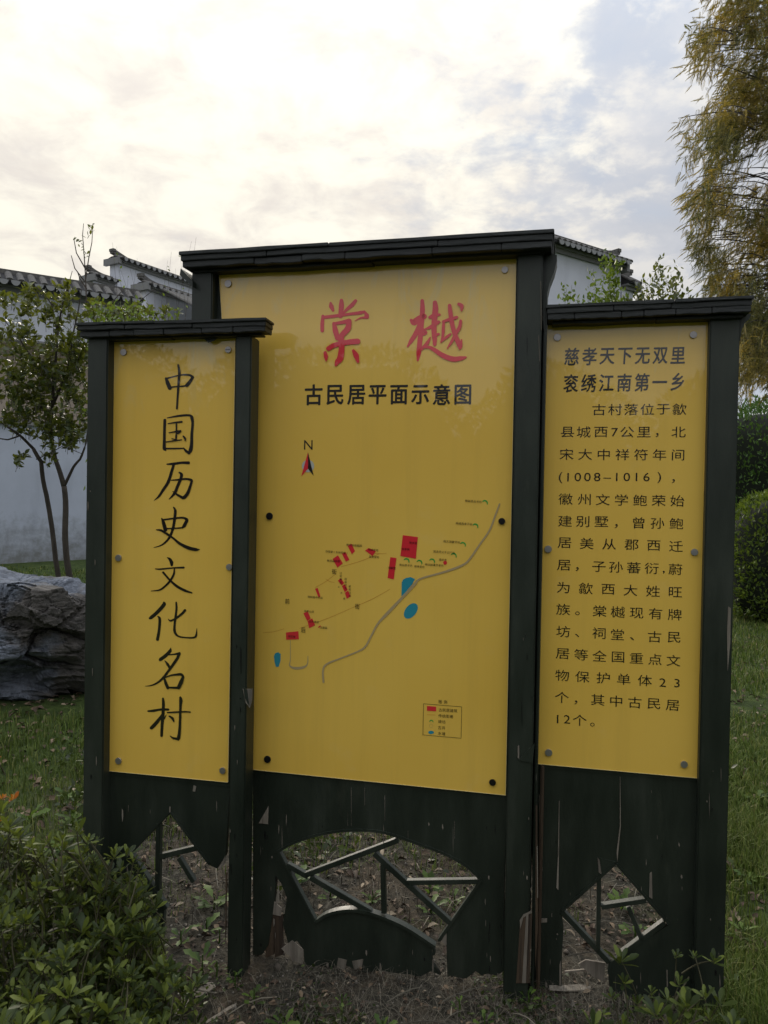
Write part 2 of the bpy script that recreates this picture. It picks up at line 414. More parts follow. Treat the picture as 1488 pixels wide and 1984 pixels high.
def post(pl, x, parent, y0, y1, top, label=None, bot=-.3, mat=None, name='post'):
    """x = (left px, right px) at heights (py_top, py_bot) on the post's front face"""
    (xl0, xl1), (xr0, xr1), (pt, pb) = x
    ul = (pl.P(xl0, pt, y0)[0]+pl.P(xl1, pb, y0)[0])/2; ur = (pl.P(xr0, pt, y0)[0]+pl.P(xr1, pb, y0)[0])/2
    zt = pl.P((xl0+xr0)/2, top, y0)[1]
    o = MB().box(ul, ur, y0, y1, bot, zt).build(name, mat or PAINT, parent, .004)
    if label: o['label'] = label
    return ul, ur, zt
def cap(pl, a, b, parent, tiers, seed):
    """roof cap of stacked boards. a,b = left and right end (px,py) of the top edge on the front; tiers: (front offset, drop0, drop1, inset, depth)"""
    r = random.Random(seed)
    y0 = tiers[0][0]; u0, z0 = pl.P(*a, y0); u1, z1 = pl.P(*b, y0)
    z = (z0+z1)/2; tilt = (z1-z0)
    for k, (yf, d0, d1, ins, yb) in enumerate(tiers):
        # every tier is laid from a few boards butted end to end
        n = (2, 3, 6, 2)[k % 4]; cuts = [0]+sorted((i+r.uniform(-.28,.28))/n for i in range(1, n))+[1]
        for i in range(n):
            s0, s1 = cuts[i], cuts[i+1]; ua = u0+ins+(u1-u0-2*ins)*s0+(.0008 if i else 0); ub = u0+ins+(u1-u0-2*ins)*s1-(.0008 if i < n-1 else 0)
            jz, jy = r.uniform(-.0015,.0015), r.uniform(-.003,.003)
            o = MB(); za = z0+tilt*s0; zb = z0+tilt*s1
            m_ = 5; top = []; botm = []
            for q in range(m_+1):
                e = q/m_; uu = ua+(ub-ua)*e; zc = za+(zb-za)*e
                top.append((uu, zc-d0+jz+.0008*(0 if q in (0,m_) else r.uniform(-1,1)))); botm.append((uu, zc-d1+jz+(0 if q in (0,m_) else r.uniform(-.0018,.0018))))
            o.prism(top+botm[::-1], yf+jy, yb)
            o.build('cap_board', TAR, parent, .0018)
def bar(pl, p, q, wpx, y0, y1, parent, mat=None, name='lattice_bar', endz=None):
    a = Vector(pl.P(*p, y0)); b = Vector(pl.P(*q, y0)); sc = (Vector(pl.P(p[0]+10, p[1], y0))-a).length/10
    d = (b-a).normalized(); n = Vector((-d.y, d.x))*wpx*sc/2
    return MB().prism([a+n, b+n, b-n, a-n], y0, y1).build(name, mat or PAINT, parent, .0015)
def screw(pl, px, py, parent, mat=STEEL, rpx=6.3, slot=False):
    u, z = pl.P(px, py, -.008); r = rpx*(pl.P(px+10, py)[0]-pl.P(px, py)[0])/10
    mb = MB(); seg = 20; prof = [(.55*r,-.001),(r*.97,-.002),(r,-.0045),(r*.95,-.0060),(r*.02,-.0062)]
    vs = []; fs = []
    for rr, yy in prof:
        for k in range(seg):
            a = 2*math.pi*k/seg; vs.append((u+rr*math.cos(a), yy, z+rr*math.sin(a)))
    for i in range(len(prof)-1):
        for k in range(seg): fs.append((i*seg+k, i*seg+(k+1)%seg, (i+1)*seg+(k+1)%seg, (i+1)*seg+k))
    fs.append(tuple((len(prof)-1)*seg+k for k in range(seg))); mb.add(vs, fs)
    o = mb.build('screw_cap', mat, parent, 0, False)
    if slot:
        s = MB().box(u-r*.75, u+r*.75, -.0068, -.0063, z-r*.08, z+r*.08); s.build('slot', DSTEEL, o)
    return o
def shard(pl, pts, y0, th, parent, mat=WOOD, name='torn_veneer'):
    return MB().prism([pl.P(*p, y0) for p in pts][::-1], y0, y0+th).build(name, mat, parent)
def panel(pl, quad, parent, label):
    pts = [pl.P(*p) for p in quad]
    o = MB().prism(pts, 0, .005).build('yellow_panel', YEL, parent, .0008)
    if label: o['label'] = label
    # pale polished edge line of the clear sheet
    e = .0013
    for i, nm in ((3, 'left'), (1, 'right'), (2, 'bottom')):
        a, b = Vector(pts[i]), Vector(pts[(i+1) % 4]); d = (b-a).normalized(); n = Vector((-d.y, d.x)); c_ = sum((Vector(p) for p in pts), Vector((0,0)))/4
        if n.dot(c_-a) < 0: n = -n
        MB().prism([a, b, b+n*e, a+n*e], -.0012, -.0001).build('sheet_edge', EDGE, o)
    return o

# ---------------- middle unit
UM = thing('sign_board', 'tallest middle signboard in dark green timber with yellow village map and large red characters', 'signboard', PM.o, -PM.yaw, 'dark green timber signboards with yellow panels')
lab = 'broad yellow panel printed with red title and map'
pm = panel(PM, [(424,526),(1001,489),(980,1541),(485,1491)], UM, lab)
# backing behind the sheet, posts, cap
MB().prism([PM.P(*p, .008) for p in [(405,520),(1010,485),(990,1560),(480,1500)]], .007, .02).build('backing_board', PAINT, UM)
post(PM, ((371,371),(411,411),(560,560)), UM, -.035, .085, 500, bot=PM.P(390,1545)[1])
post(PM, ((1000.5,979),(1047,1030),(520,1800)), UM, -.030, .085, 470)
post(PM, ((1052,1040),(1057,1046),(520,1500)), UM, -.012, .07, 480, name='post_side_strip')
cap(PM, (346,487), (1074,442), UM, [(-.088,0,.012,0,.14),(-.081,.0122,.030,.004,.13),(-.075,.0302,.050,.007,.12),(-.045,.0502,.058,.030,.10)], 3)
# curved bracket under the right end and worn end strip
shard(PM, [(1052,485),(1079,494),(1079,505),(1074,525),(1065,548),(1059,575),(1056,600),(1052,640)], -.005, .07, UM, PAINT, 'bracket')
shard(PM, [(350,520),(373,545),(373,556),(362,545),(348,533)], -.06, .12, UM, PAINT, 'bracket')
LOWM = [(490,1488),(984,1532),(978,1700),(976,1880)] + jag((974,1884),(866,1893),8,9,1) + [(864,1809),(868,1800),(932,1706),(909,1683),(870,1659),(811,1636),(745,1614),(694,1609),(636,1614),(577,1630),(537,1651),(570,1702),(610,1788),(636,1772),(675,1765),(714,1770),(753,1784),(792,1803),(842,1836),(843,1850),(837,1852),(838,1868)] + jag((852,1890),(590,1870),14,8,2) + [(588,1840),(575,1822),(560,1835),(548,1790),(556,1740),(545,1712),(536,1700),(530,1760),(520,1830),(508,1850),(490,1850)]
board('lower_board', PM, [LOWM], .008, .016, PAINT, UM)
for p, q, wd in (((590,1697),(771,1629),9), ((555,1677),(596,1700),9), ((600,1701),(718,1769),10), ((724,1655),(871,1789),10), ((741,1674),(743,1771),9), ((785,1711),(926,1709),9)):
    bar(PM, p, q, wd, .004, .024, UM)
# thickness strips lining the opening
def lining(pl, pts, wd, y0, y1, parent, mat=PAINT):
    for p, q in zip(pts, pts[1:]): bar(pl, p, q, wd, y0, y1, parent, mat, 'opening_trim')
def curved_trim(pl, pts, wpx, y0, y1, parent, mat=PAINT):
    Q, Lf, Rt = stroke_poly([(p[0], p[1], wpx) for p in pts]); A = [pl.P(q.x, q.y, y0) for q in Lf]; B = [pl.P(q.x, q.y, y0) for q in Rt]; n = len(A)
    vs = [(a[0], y, a[1]) for y in (y0, y1) for a in A] + [(b[0], y, b[1]) for y in (y0, y1) for b in B]
    fs = []
    for i in range(n-1): fs += [(i, i+1, n+i+1, n+i), (2*n+i, 3*n+i, 3*n+i+1, 2*n+i+1), (i, 2*n+i, 2*n+i+1, i+1), (n+i, n+i+1, 3*n+i+1, 3*n+i)]
    fs += [(0, n, 3*n, 2*n), (n-1, 3*n-1, 4*n-1, 2*n-1)]
    return MB().add(vs, fs).build('opening_trim', mat, parent)
curved_trim(PM, [(610,1788),(636,1772),(675,1765),(714,1770),(753,1784),(792,1803),(842,1836)], 6, .000, .026, UM)
curved_trim(PM, [(537,1651),(577,1630),(636,1614),(694,1609),(745,1614),(811,1636),(870,1659),(909,1683),(932,1706)], 5, .003, .026, UM)
lining(PM, [(539,1652),(610,1787)], 5, .003, .026, UM); lining(PM, [(933,1706),(850,1824)], 6, .003, .028, UM)
for i, pts in enumerate([[(501,1595),(520,1562),(519,1597)],[(852,1822),(865,1806),(865,1831)],[(545,1838),(566,1822),(588,1840),(587,1858),(560,1852)],[(562,1852),(588,1856),(586,1868),(566,1862)],
        [(655,1856),(672,1860),(668,1880),(652,1876)],[(682,1862),(704,1858),(700,1880),(686,1878)],[(720,1865),(752,1876),(750,1886),(722,1878)],[(540,1712),(541,1750),(533,1752)],[(528,1745),(546,1760),(544,1775),(524,1771)],
        [(880,1618),(883,1610),(886,1665),(882,1664)],[(944,1858),(950,1852),(950,1894),(942,1890)],[(964,1846),(970,1830),(970,1886),(962,1888)],[(508,1800),(516,1790),(512,1845),(505,1840)],[(776,1845),(780,1852),(783,1885),(772,1882)]]):
    shard(PM, pts, .0045+.0004*i, .003, UM)
for pts in ([(516,1775),(532,1765),(530,1850),(514,1855)],[(531,1770),(546,1772),(548,1850),(532,1855)]): shard(PM, pts, .012, .012, UM, BROWNW, 'bare_wood_strip')
# right post: torn skin over brown wood at its foot
for k, (xa_, xb_, ta_, tb__) in enumerate(((1008,1014,1782,1776),(1014.4,1019,1773,1778),(1019.4,1024,1771,1769),(1024.5,1031,1765,1772))): shard(PM, [(xa_,ta_),(xb_,tb__),(xb_-5,1905),(xa_-8,1905)], -.0322-.0012*((k*7)%3), .004, UM, BROWNW if k != 2 else WOOD, 'bare_wood_strip')
shard(PM, [(1007,1783),(1014,1772),(1030,1764),(1031,1768),(1014,1778),(1008,1800)], -.0345, .001, UM)
shard(PM, [(1010,1466),(1036,1440),(1032,1478),(1004,1473)], -.034, .003, UM, PAINT); shard(PM, [(1003,1446),(1006,1444),(1006,1470),(1003,1468)], -.0335, .002, UM)
shard(PM, [(1038,1560),(1041,1560),(1042,1800),(1037,1880)], -.014, .002, UM, BROWNW, 'bare_wood_strip')
for p in [(1047,545,1048,640),(1040,1640,1041,1740),(1043,650,1045,700)]: shard(PM, [(p[0],p[1]),(p[0]+1.3,p[1]),(p[2]+1.3,p[3]),(p[2],p[3])], -.0325, .002, UM)
for x, y0_, y1_ in ((680,1525,1600),(706,1525,1560),(673,1570,1600),(880,1590,1625),(745,1540,1590),(790,1608,1625)): shard(PM, [(x,y0_),(x+1.1,y0_+2),(x+1.3,y1_),(x+.2,y1_)], .0068, .002, UM)
shard(PM, [(708,1570),(713,1568),(706,1605),(702,1606)], .0062, .002, UM, PAINT)
for x, y, m_ in ((441,549,STEEL),(978,522,STEEL),(521,1000,DSTEEL),(972,1010,DSTEEL),(517,1472,DSTEEL),(954,1517,DSTEEL)): screw(PM, x, y, UM, m_, 6.6)
screw(PM, 991, 1530, UM, STEEL, 2)
# red title characters
cv = lambda x, y: (560+x/3.72, 560+y/3.72)
TANG = [[(300,100,16),(305,125,36),(318,155,20)],[(378,82,26),(378,120,38),(372,195,34)],[(480,85,24),(455,115,30),(420,145,24),(385,180,10)],
 [(245,195,22),(240,250,28),(240,300,26)],[(245,205,24),(330,195,24),(430,182,20),(520,170,26),(545,160,12)],[(545,160,10),(560,190,34),(566,205,22)],[(566,206,20),(520,208,12),(475,230,4)],
 [(325,250,26),(335,300,40),(350,355,34)],[(330,250,20),(400,238,28),(435,230,34)],[(435,235,36),(425,285,44),(390,325,40),(370,350,34)],
 [(285,430,34),(330,405,34),(420,385,38),(495,378,42)],[(375,345,44),(380,430,42),(370,500,46),(350,525,38),(338,550,16)],[(262,460,24),(268,490,30),(268,518,10)],[(465,445,22),(485,480,40),(498,525,20)]]
YUE = [[(880,225,22),(900,240,48),(940,215,48),(975,198,40)],[(960,85,26),(962,150,36),(955,260,34),(945,360,36),(935,460,36),(928,515,14)],[(940,260,30),(915,320,36),(880,375,30),(855,415,12)],[(965,290,20),(985,315,28),(965,330,18)],
 [(1052,98,32),(1056,140,42),(1050,200,42),(1045,290,38),(1050,360,34),(1050,400,26)],[(1015,205,24),(1050,190,34),(1085,185,18)],[(975,292,8),(1020,275,26),(1075,240,28),(1088,240,10)],[(1040,340,24),(1080,325,18)],
 [(1018,350,10),(1000,385,26),(970,420,22),(955,440,12)],[(965,420,20),(1010,420,22),(1050,440,30),(1110,480,36),(1180,505,38),(1240,500,32),(1275,492,14)],
 [(1115,240,20),(1112,300,24),(1108,345,20),(1095,385,10)],[(1100,380,10),(1140,345,22),(1165,325,14)],[(1110,235,16),(1160,220,26),(1210,205,22)],[(1158,120,26),(1165,180,32),(1180,270,32),(1205,350,34),(1232,410,38),(1230,430,18)],
 [(1245,365,8),(1240,400,22)],[(1238,230,20),(1230,275,26),(1200,330,24),(1170,385,20),(1140,430,6)],[(1225,110,24),(1245,125,32),(1243,160,10)]]
strokes('red_character', PM, TANG, cv, RED, pm); strokes('red_character', PM, YUE, cv, RED, pm)
def line(text, a, b, wx, hy):
    n = len(text); return [(ch, a[0]+(b[0]-a[0])*i/(n-1), a[1]+(b[1]-a[1])*i/(n-1), wx, hy) for i, ch in enumerate(text)]
put_glyphs('title_character', PM, line('古民居平面示意图', (607.8,765), (896.8,764.5), 37, 42.5), BLACK, pm, .022, split=True)
# compass
flat('compass_disc', PM, [(597+12*math.cos(a), 903+12*math.sin(a)) for a in [i*math.pi/10 for i in range(20)]], WHITEI, pm)
flat('compass_arrow', PM, [(597,876),(584,923),(597,908)], RED, pm, INK*2); flat('compass_arrow', PM, [(597,876),(597,908),(608,922)], BLACK, pm, INK*2)
put_glyphs('compass_letter', PM, [('N', 597.5, 862, 26, 27)], BLACK, pm, 0)
mv = lambda x, y: (500+x/2.976, 940+y/2.976)
for q in ([(835,288),(922,299),(910,424),(821,408)],[(763,415),(798,420),(783,543),(747,535)],[(617,377),(638,362),(680,380),(660,408)],[(517,350),(540,338),(559,380),(541,398)],
    [(484,395),(505,386),(527,430),(507,441)],[(430,425),(461,404),(489,450),(458,476)],[(460,550),(478,537),(497,563),(483,578)],[(484,582),(500,570),(518,603),(500,616)],[(501,620),(520,608),(534,640),(512,655)],
    [(329,597),(344,592),(360,640),(350,648)],[(262,738),(287,728),(304,768),(284,783)],[(286,784),(313,767),(329,808),(295,824)],[(161,849),(233,842),(236,888),(163,891)],[(345,818),(358,808),(364,812),(350,822)]):
    flat('map_building', PM, [mv(*p) for p in q], RED, pm, INK*1.5)
flat('map_pavilion', PM, [mv(1079+11*math.cos(a), 447+12*math.sin(a)) for a in [i*math.pi/6 for i in range(12)]], RED, pm, INK*1.5)
flat('map_pond', PM, [mv(*p) for p in [(829,560),(836,545),(852,535),(880,530),(905,541),(890,570),(860,605),(840,640),(827,638)]], BLUE, pm)
flat('map_pond', PM, [mv(881+39*math.cos(a)-10*math.sin(a), 725+44*math.sin(a)-9*math.cos(a)) for a in [i*math.pi/10 for i in range(20)]], BLUE, pm)
flat('map_pond', PM, [mv(*p) for p in [(92,985),(98,970),(115,963),(130,972),(130,1010),(120,1047),(103,1047),(95,1015)]], BLUE, pm)
strokes('map_river', PM, [[(1393,108,8),(1370,170,10),(1335,260,10),(1280,340,10),(1225,420,11),(1190,455,12),(1120,485,13),(1040,510,11),(935,540,10),(900,575,16),(830,650,15),(740,745,17),(690,800,11),(650,875,10),(615,935,11),(560,965,8),(470,1000,8),(395,1032,11),(375,1070,10),(378,1135,11)]], mv, GREYI, pm, INK*2.2)
strokes('map_street', PM, [[(187,895,3),(187,1000,4),(183,1040,7),(215,1055,16),(262,1050,14),(285,1030,6),(288,985,3)]], mv, GREYI, pm)
for x, y in ((1310,98),(1255,233),(1183,340),(1130,403),(858,433),(932,443),(1005,435)):
    strokes('map_archway', PM, [[(x-15,y-3,5),(x-6,y-9,8),(x+6,y-6,8),(x+12,y+3,7),(x+12,y+12,5)]], mv, GREENI, pm)
for p, q in (((30,850),(150,828)),((240,825),(560,700)),((440,560),(390,540)),((330,590),(450,510)),((480,470),(700,395)),((560,700),(760,600)),((620,380),(740,395))):
    strokes('map_lane', PM, [[(*p,2.2),((p[0]+q[0])/2,(p[1]+q[1])/2+6,2.6),(*q,2)]], mv, ORANGE, pm, INK*.6)
for tx, x, y, s in (("鲍象贤尚书坊",1242,93,16),("鲍逢昌孝子坊",1188,222,16),("鲍文渊妻节坊",1117,326,16),("鲍漱芳父子义行坊",1073,386,15.5),("骢步亭",1066,430,15),("鲍文龄妻节孝坊",1017,460,15.3),("慈孝里坊",931,469,15),
    ("鲍灿孝子坊",853,461,15),("敦本堂",895,332,15),("世孝祠",851,369,15),("清懿堂",773,477,15),("司城家宅",665,373,15),("宝善堂宅",669,413,15),("鲍氏始祖墓园",555,346,15),("存爱堂(五世同堂)",455,386,14.6),
    ("鲍志道故居",436,436,15),("鲍树基中药店",331,646,14.5),("存养山房",295,727,14.5),("公济遗泉",323,787,14.5),("汪家园",378,821,14.5),("保艾堂",196,872,14)):
    n = len(tx); x0, y0 = mv(x-s*(n-1)/2, y-.6*(n-1)); x1, y1 = mv(x+s*(n-1)/2, y+.6*(n-1))
    put_glyphs('map_label', PM, line(tx, (x0,y0), (x1,y1), s/2.976*1.02, s/2.976*1.0), BLACK, pm, 0, INK*3.2)
for tx, x, y, s, st in (("江宅典当",478,507,15,17.5),("程国珍宅",506,541,14,17.5),("欧阳文宅",530,583,14,18)):
    put_glyphs('map_label', PM, [(ch, *mv(x, y+i*st), s/2.976, s/2.976) for i, ch in enumerate(tx)], BLACK, pm, 0, INK*3.2)
put_glyphs('map_label', PM, [("大", *mv(466,587), 4.2, 4.2), ("夫", *mv(482,620), 4.2, 4.2), ("巷", *mv(498,653), 4.2, 4.2)], BLACK, pm, 0, INK*3.2)
for tx, x, y in (("街",440,498),("街",573,698),("前",170,669),("后",262,834)):
    put_glyphs('street_name', PM, [(tx, *mv(x, y), 9.6, 11.2)], BLACK, pm, 0, INK*3.2)
# legend
gv = lambda x, y: (780+x/6.764, 1330+y/6.764)
fr = [(275,226),(776,266),(767,677),(267,633)]
strokes('legend_frame', PM, [[(*fr[i],5),(*fr[(i+1)%4],5)] for i in range(4)], gv, BLACK, pm)
flat('legend_symbol', PM, [gv(*p) for p in [(320,255),(440,264),(440,326),(320,318)]], RED, pm)
strokes('legend_symbol', PM, [[(320,365,4),(375,370,5),(430,373,4)]], gv, ORANGE, pm)
strokes('legend_symbol', PM, [[(355,462,9),(364,446,13),(378,442,13),(392,448,13),(400,464,9)]], gv, GREENI, pm)
strokes('legend_symbol', PM, [[(375+24*math.cos(a), 515+24*math.sin(a), 3) for a in [i*math.pi/4 for i in range(9)]]], gv, FAINT, pm)
flat('legend_symbol', PM, [gv(374+38*math.cos(a), 601+21*math.sin(a)) for a in [i*math.pi/9 for i in range(18)]], BLUE, pm)
for tx, x, y in (("古民居建筑",595,313),("传统街巷",567,389),("牌坊",515,463),("古井",513,540),("水塘",513,617)):
    n = len(tx); put_glyphs('legend_text', PM, line(tx, gv(x-50*(n-1)/2, y-3*(n-1)/2), gv(x+50*(n-1)/2, y+3*(n-1)/2), 7.2, 7.4), BLACK, pm, .004)
put_glyphs('legend_text', PM, line('图例', gv(494,200), gv(562,204), 7.4, 7.6), BLACK, pm, .004)

# ---------------- left unit
UL = thing('sign_board', 'narrow left signboard in dark green timber with a column of black calligraphy on yellow', 'signboard', PL.o, -PL.yaw, 'dark green timber signboards with yellow panels')
pn = panel(PL, [(219,661),(456.5,655),(442,1516),(210.5,1494)], UL, None)
post(PL, ((167,161),(206,200),(680,1690)), UL, -.040, .07, 655)
post(PL, ((456.5,442),(486,473),(700,1690)), UL, -.030, .045, 650)
MB().prism([PL.P(*p, .006) for p in [(212,650),(462,645),(446,1525),(206,1500)]], .006, .02).build('backing_board', PAINT, UL)
cap(PL, (146,626), (516,615), UL, [(-.075,0,.009,0,.0),(-.069,.0092,.024,.004,.0),(-.064,.0242,.042,.007,.0),(-.040,.0422,.048,.028,.0)], 8)
LOWL = [(206,1490),(446,1515),(438,1655),(436,1660),(421,1683),(403,1675),(375,1638),(329,1574),(251,1655),(319,1762),(316,1800),(314,1845)] + jag((312,1860),(200,1850),8,6,4)
board('lower_board', PL, [LOWL], .010, .016, PAINT, UL)
for p, q, wd in (((306,1596),(304,1726),9),((308,1661),(380,1644),9),((345,1663),(374,1710),8)): bar(PL, p, q, wd, .006, .026, UL)
lining(PL, [(252,1656),(321,1762)], 8, .004, .026, UL); lining(PL, [(330,1575),(404,1674)], 4, .004, .026, UL); lining(PL, [(327,1576),(252,1654)], 4, .004, .026, UL)
for pts in ([(425,1680),(437,1657),(436,1672),(428,1684)],[(375,1522),(380,1524),(378,1534),(373,1533)],[(328,1563),(330,1564),(330,1574),(328,1574)],[(246,1675),(248,1690),(249,1715),(245,1700)]): shard(PL, pts, .0066, .003, UL)
shard(PL, [(470,1335),(489,1335),(488,1358),(484,1372),(476,1362)], -.0375, .003, UL); shard(PL, [(472,1332),(478,1336),(482,1366),(474,1352)], -.041, .003, UL, PAINT)
shard(PL, [(437,1690),(440,1690),(438,1800),(436,1830)], -.002, .003, UL, BROWNW, 'bare_wood_strip')
# torn film hanging under the cap
MB().prism([PL.P(*p, -.02) for p in [(300,652),(430,650),(414,661),(404,664),(396,657),(360,652)]], -.022, -.020).build('torn_covering', TAR, UL)
for x, y, sl_ in ((238,682,False),(441,677,True),(228,1081,False),(443,1099,False),(228,1475,False),(430,1494,False)): screw(PL, x, y, UL, STEEL, 6.0, sl_)
c1_ = lambda x, y: (200+x/4.7243, 640+y/4.7243); c2_ = lambda x, y: (200+x/4.7243, 1040+y/4.7243)
CH1 = {'zhong': [[(575,440,22),(590,480,36),(610,528,38)],[(580,442,16),(640,425,12),(720,408,14),(790,410,20),(820,430,26)],[(820,432,24),(795,470,30),(767,503,34)],[(605,530,18),(640,518,14),(700,514,12),(760,508,16)],[(688,318,18),(698,380,24),(694,450,24),(686,560,20),(680,650,18),(676,716,18)]],
 'guo': [[(565,822,28),(562,900,26),(560,1000,26),(560,1080,32),(572,1098,14)],[(588,802,8),(650,790,16),(720,780,20),(790,778,20),(813,795,28)],[(812,798,32),(820,850,24),(812,950,26),(810,1040,30),(800,1098,36),(783,1125,20)],[(560,1082,14),(640,1082,14),(730,1080,12)],[(735,1075,8),(760,1105,24),(788,1125,24)],
  [(595,855,8),(650,845,13),(720,837,18)],[(672,848,15),(672,920,15),(668,1005,17)],[(605,938,8),(660,928,13),(710,922,20)],[(710,926,12),(690,943,13),(680,940,7)],[(578,1022,10),(640,1012,12),(720,1002,10)],[(735,968,13),(752,990,20),(753,1012,9)],[(630,990,7),(660,1000,13)]],
 'li': [[(585,1225,12),(640,1222,24),(720,1212,22),(782,1213,28)],[(645,1235,24),(625,1300,26),(595,1390,28),(550,1460,26),(510,1520,20),(468,1556,5)],[(697,1300,14),(718,1320,28),(710,1360,26),(680,1430,28),(655,1490,28),(605,1545,8)],[(618,1372,6),(680,1368,15),(760,1360,18),(808,1370,24)],[(813,1378,22),(800,1420,24),(775,1490,30),(745,1527,32),(728,1540,14)],[(640,1475,8),(680,1505,20),(730,1533,26)]],
 'shi': [[(645,1620,12),(660,1650,25),(655,1720,27),(640,1810,25),(615,1880,23),(580,1930,19),(530,1968,13),(465,1988,6)],[(537,1722,12),(552,1760,32),(570,1825,36)],[(545,1735,16),(640,1722,15),(730,1715,18),(768,1732,26)],[(768,1740,28),(742,1788,32),(725,1806,16)],[(570,1815,13),(650,1812,12),(730,1806,14)],[(487,1825,8),(530,1830,20),(580,1860,22),(640,1900,18),(700,1950,25),(780,1990,32),(850,2006,30),(885,2005,5)]]}
CH2 = {'wen': [[(588,190,8),(610,205,26),(626,235,34),(628,258,24)],[(478,293,8),(520,296,15),(640,285,13),(738,281,19)],[(652,292,13),(648,340,19),(622,390,21),(580,440,19),(520,485,16),(440,496,6)],[(550,326,20),(575,355,18),(620,405,19),(680,455,24),(750,492,24),(812,512,12)]],
 'hua': [[(556,602,20),(558,618,34),(520,665,34),(480,705,32),(440,738,32),(428,745,22)],[(502,728,12),(518,750,25),(515,830,25),(505,900,27),(498,938,30)],[(669,600,15),(672,650,19),(665,720,21),(655,800,21),(656,870,24),(690,910,16),(760,922,13),(830,922,17),(852,900,20),(858,838,4)],[(750,672,24),(720,705,22),(660,750,19),(615,768,16),(597,752,5)]],
 'ming': [[(618,1018,8),(612,1045,30),(575,1085,32),(525,1122,32),(518,1125,20)],[(600,1080,10),(650,1075,14),(698,1067,24)],[(698,1067,28),(680,1110,26),(640,1170,27),(600,1225,23),(550,1290,23),(490,1340,17),(430,1362,11),(385,1366,4)],[(564,1132,6),(590,1165,24),(615,1208,22)],
  [(560,1290,16),(575,1340,28),(593,1382,28)],[(562,1290,10),(620,1268,15),(708,1258,24),(732,1276,22)],[(733,1282,24),(715,1330,38),(692,1378,34)],[(597,1378,13),(650,1380,20),(695,1380,22)]],
 'cun': [[(412,1595,16),(460,1592,24),(530,1580,21),(596,1581,22)],[(548,1480,20),(552,1530,27),(548,1620,29),(540,1720,28),(535,1820,25)],[(545,1620,18),(520,1660,28),(480,1710,34),(443,1748,32)],[(580,1627,4),(560,1660,16),(542,1680,9)],[(588,1608,11),(650,1605,17),(740,1600,15),(797,1603,13)],
  [(708,1470,22),(712,1500,32),(708,1560,23),(705,1680,23),(700,1780,27),(692,1838,32),(690,1858,14)],[(614,1820,6),(640,1840,19),(690,1850,24)],[(607,1640,15),(635,1660,24),(648,1688,15)]]}
for k, st in CH1.items(): strokes('black_character', PL, st, c1_, BLACK, pn)
for k, st in CH2.items(): strokes('black_character', PL, st, c2_, BLACK, pn)

# ---------------- right unit
UR = thing('sign_board', 'right signboard in dark green timber with lines of small black text on yellow', 'signboard', PR.o, -PR.yaw, 'dark green timber signboards with yellow panels')
pr = panel(PR, [(1054,630),(1372,622),(1352,1508),(1038,1480)], UR, None)
MB().prism([PR.P(*p, .006) for p in [(1050,622),(1378,615),(1358,1515),(1034,1486)]], .006, .02).build('backing_board', PAINT, UR)
post(PR, ((1373,1352),(1434,1408),(625,1700)), UR, -.030, .10, 612)
post(PR, ((1046,1040),(1054,1047),(1500,1900)), UR, -.006, .09, 1482, mat=BROWNW)
cap(PR, (1058,589), (1462,571), UR, [(-.080,0,.011,0,.14),(-.074,.0112,.028,.004,.13),(-.069,.0282,.046,.006,.12),(-.045,.0462,.054,.02,.10)], 15)
shard(PR, [(1434,612),(1456,607),(1452,618),(1443,626),(1437,640),(1434,660)], -.02, .10, UR, PAINT, 'bracket')
HOLE = [(1193,1673),(1087,1767),(1137,1821),(1179,1865),(1240,1826),(1295,1791),(1245,1730)]
LOWR = [(1030,1480),(1360,1506),(1357,1700),(1352,1935)] + jag((1350,1940),(1182,1925),8,7,6) + [(1178,1866),(1087,1768),(1089,1850),(1086,1935),(1060,1938),(1032,1930)]
# the opening joins the broken gap at the lower left
LOWR = [(1030,1480),(1360,1506),(1357,1700),(1352,1935)] + jag((1350,1940),(1182,1925),8,7,6) + [(1177,1880),(1180,1866),(1240,1826),(1296,1791),(1245,1730),(1194,1673),(1088,1766),(1092,1800),(1089,1850),(1088,1935),(1060,1938),(1032,1930)]
board('lower_board', PR, [LOWR], .010, .016, PAINT, UR)
for p, q, wd in (((1161,1702),(1159,1847),8),((1165,1759),(1252,1746),9),((1218,1760),(1244,1824),8),((1088,1767),(1180,1866),10),((1203,1852),(1288,1789),9)): bar(PR, p, q, wd, .006, .030, UR)
lining(PR, [(1194,1674),(1296,1791)], 5, .004, .048, UR); lining(PR, [(1191,1675),(1089,1766)], 6, .004, .048, UR)
for pts in ([(1161,1662),(1194,1670),(1166,1698)],[(1158,1662),(1163,1668),(1166,1696),(1160,1690)],[(1259,1692),(1263,1690),(1264,1742),(1258,1738)],[(1043,1780),(1060,1780),(1060,1787),(1044,1788)],[(1082,1640),(1083,1645),(1082,1725),(1078,1720)],
   [(1201,1505),(1202,1505),(1203,1600),(1196,1670),(1195,1650),(1201,1600)],[(1044,1540),(1046,1540),(1049,1640),(1046,1650)],[(1083,1552),(1084,1552),(1083,1660),(1081,1660)],[(1084,1870),(1087,1860),(1087,1930),(1084,1935)],[(1291,1880),(1294,1880),(1294,1912),(1292,1912)]):
    shard(PR, pts, .0066, .003, UR, PAINT if pts[0] == (1161,1662) else WOOD)
shard(PR, [(1411,1175),(1416,1178),(1415,1245),(1410,1300),(1409,1225)], -.032, .004, UR)
MB().prism([PR.P(*p, .03) for p in [(1121,1868),(1135,1860),(1172,1866),(1171,1903),(1150,1893)]], .03, .036).build('torn_veneer', WOOD, UR)
MB().prism([PR.P(*p, .05) for p in [(1094,1880),(1136,1876),(1136,1879),(1094,1883)]], .044, .050).build('broken_rail', WOOD, UR)
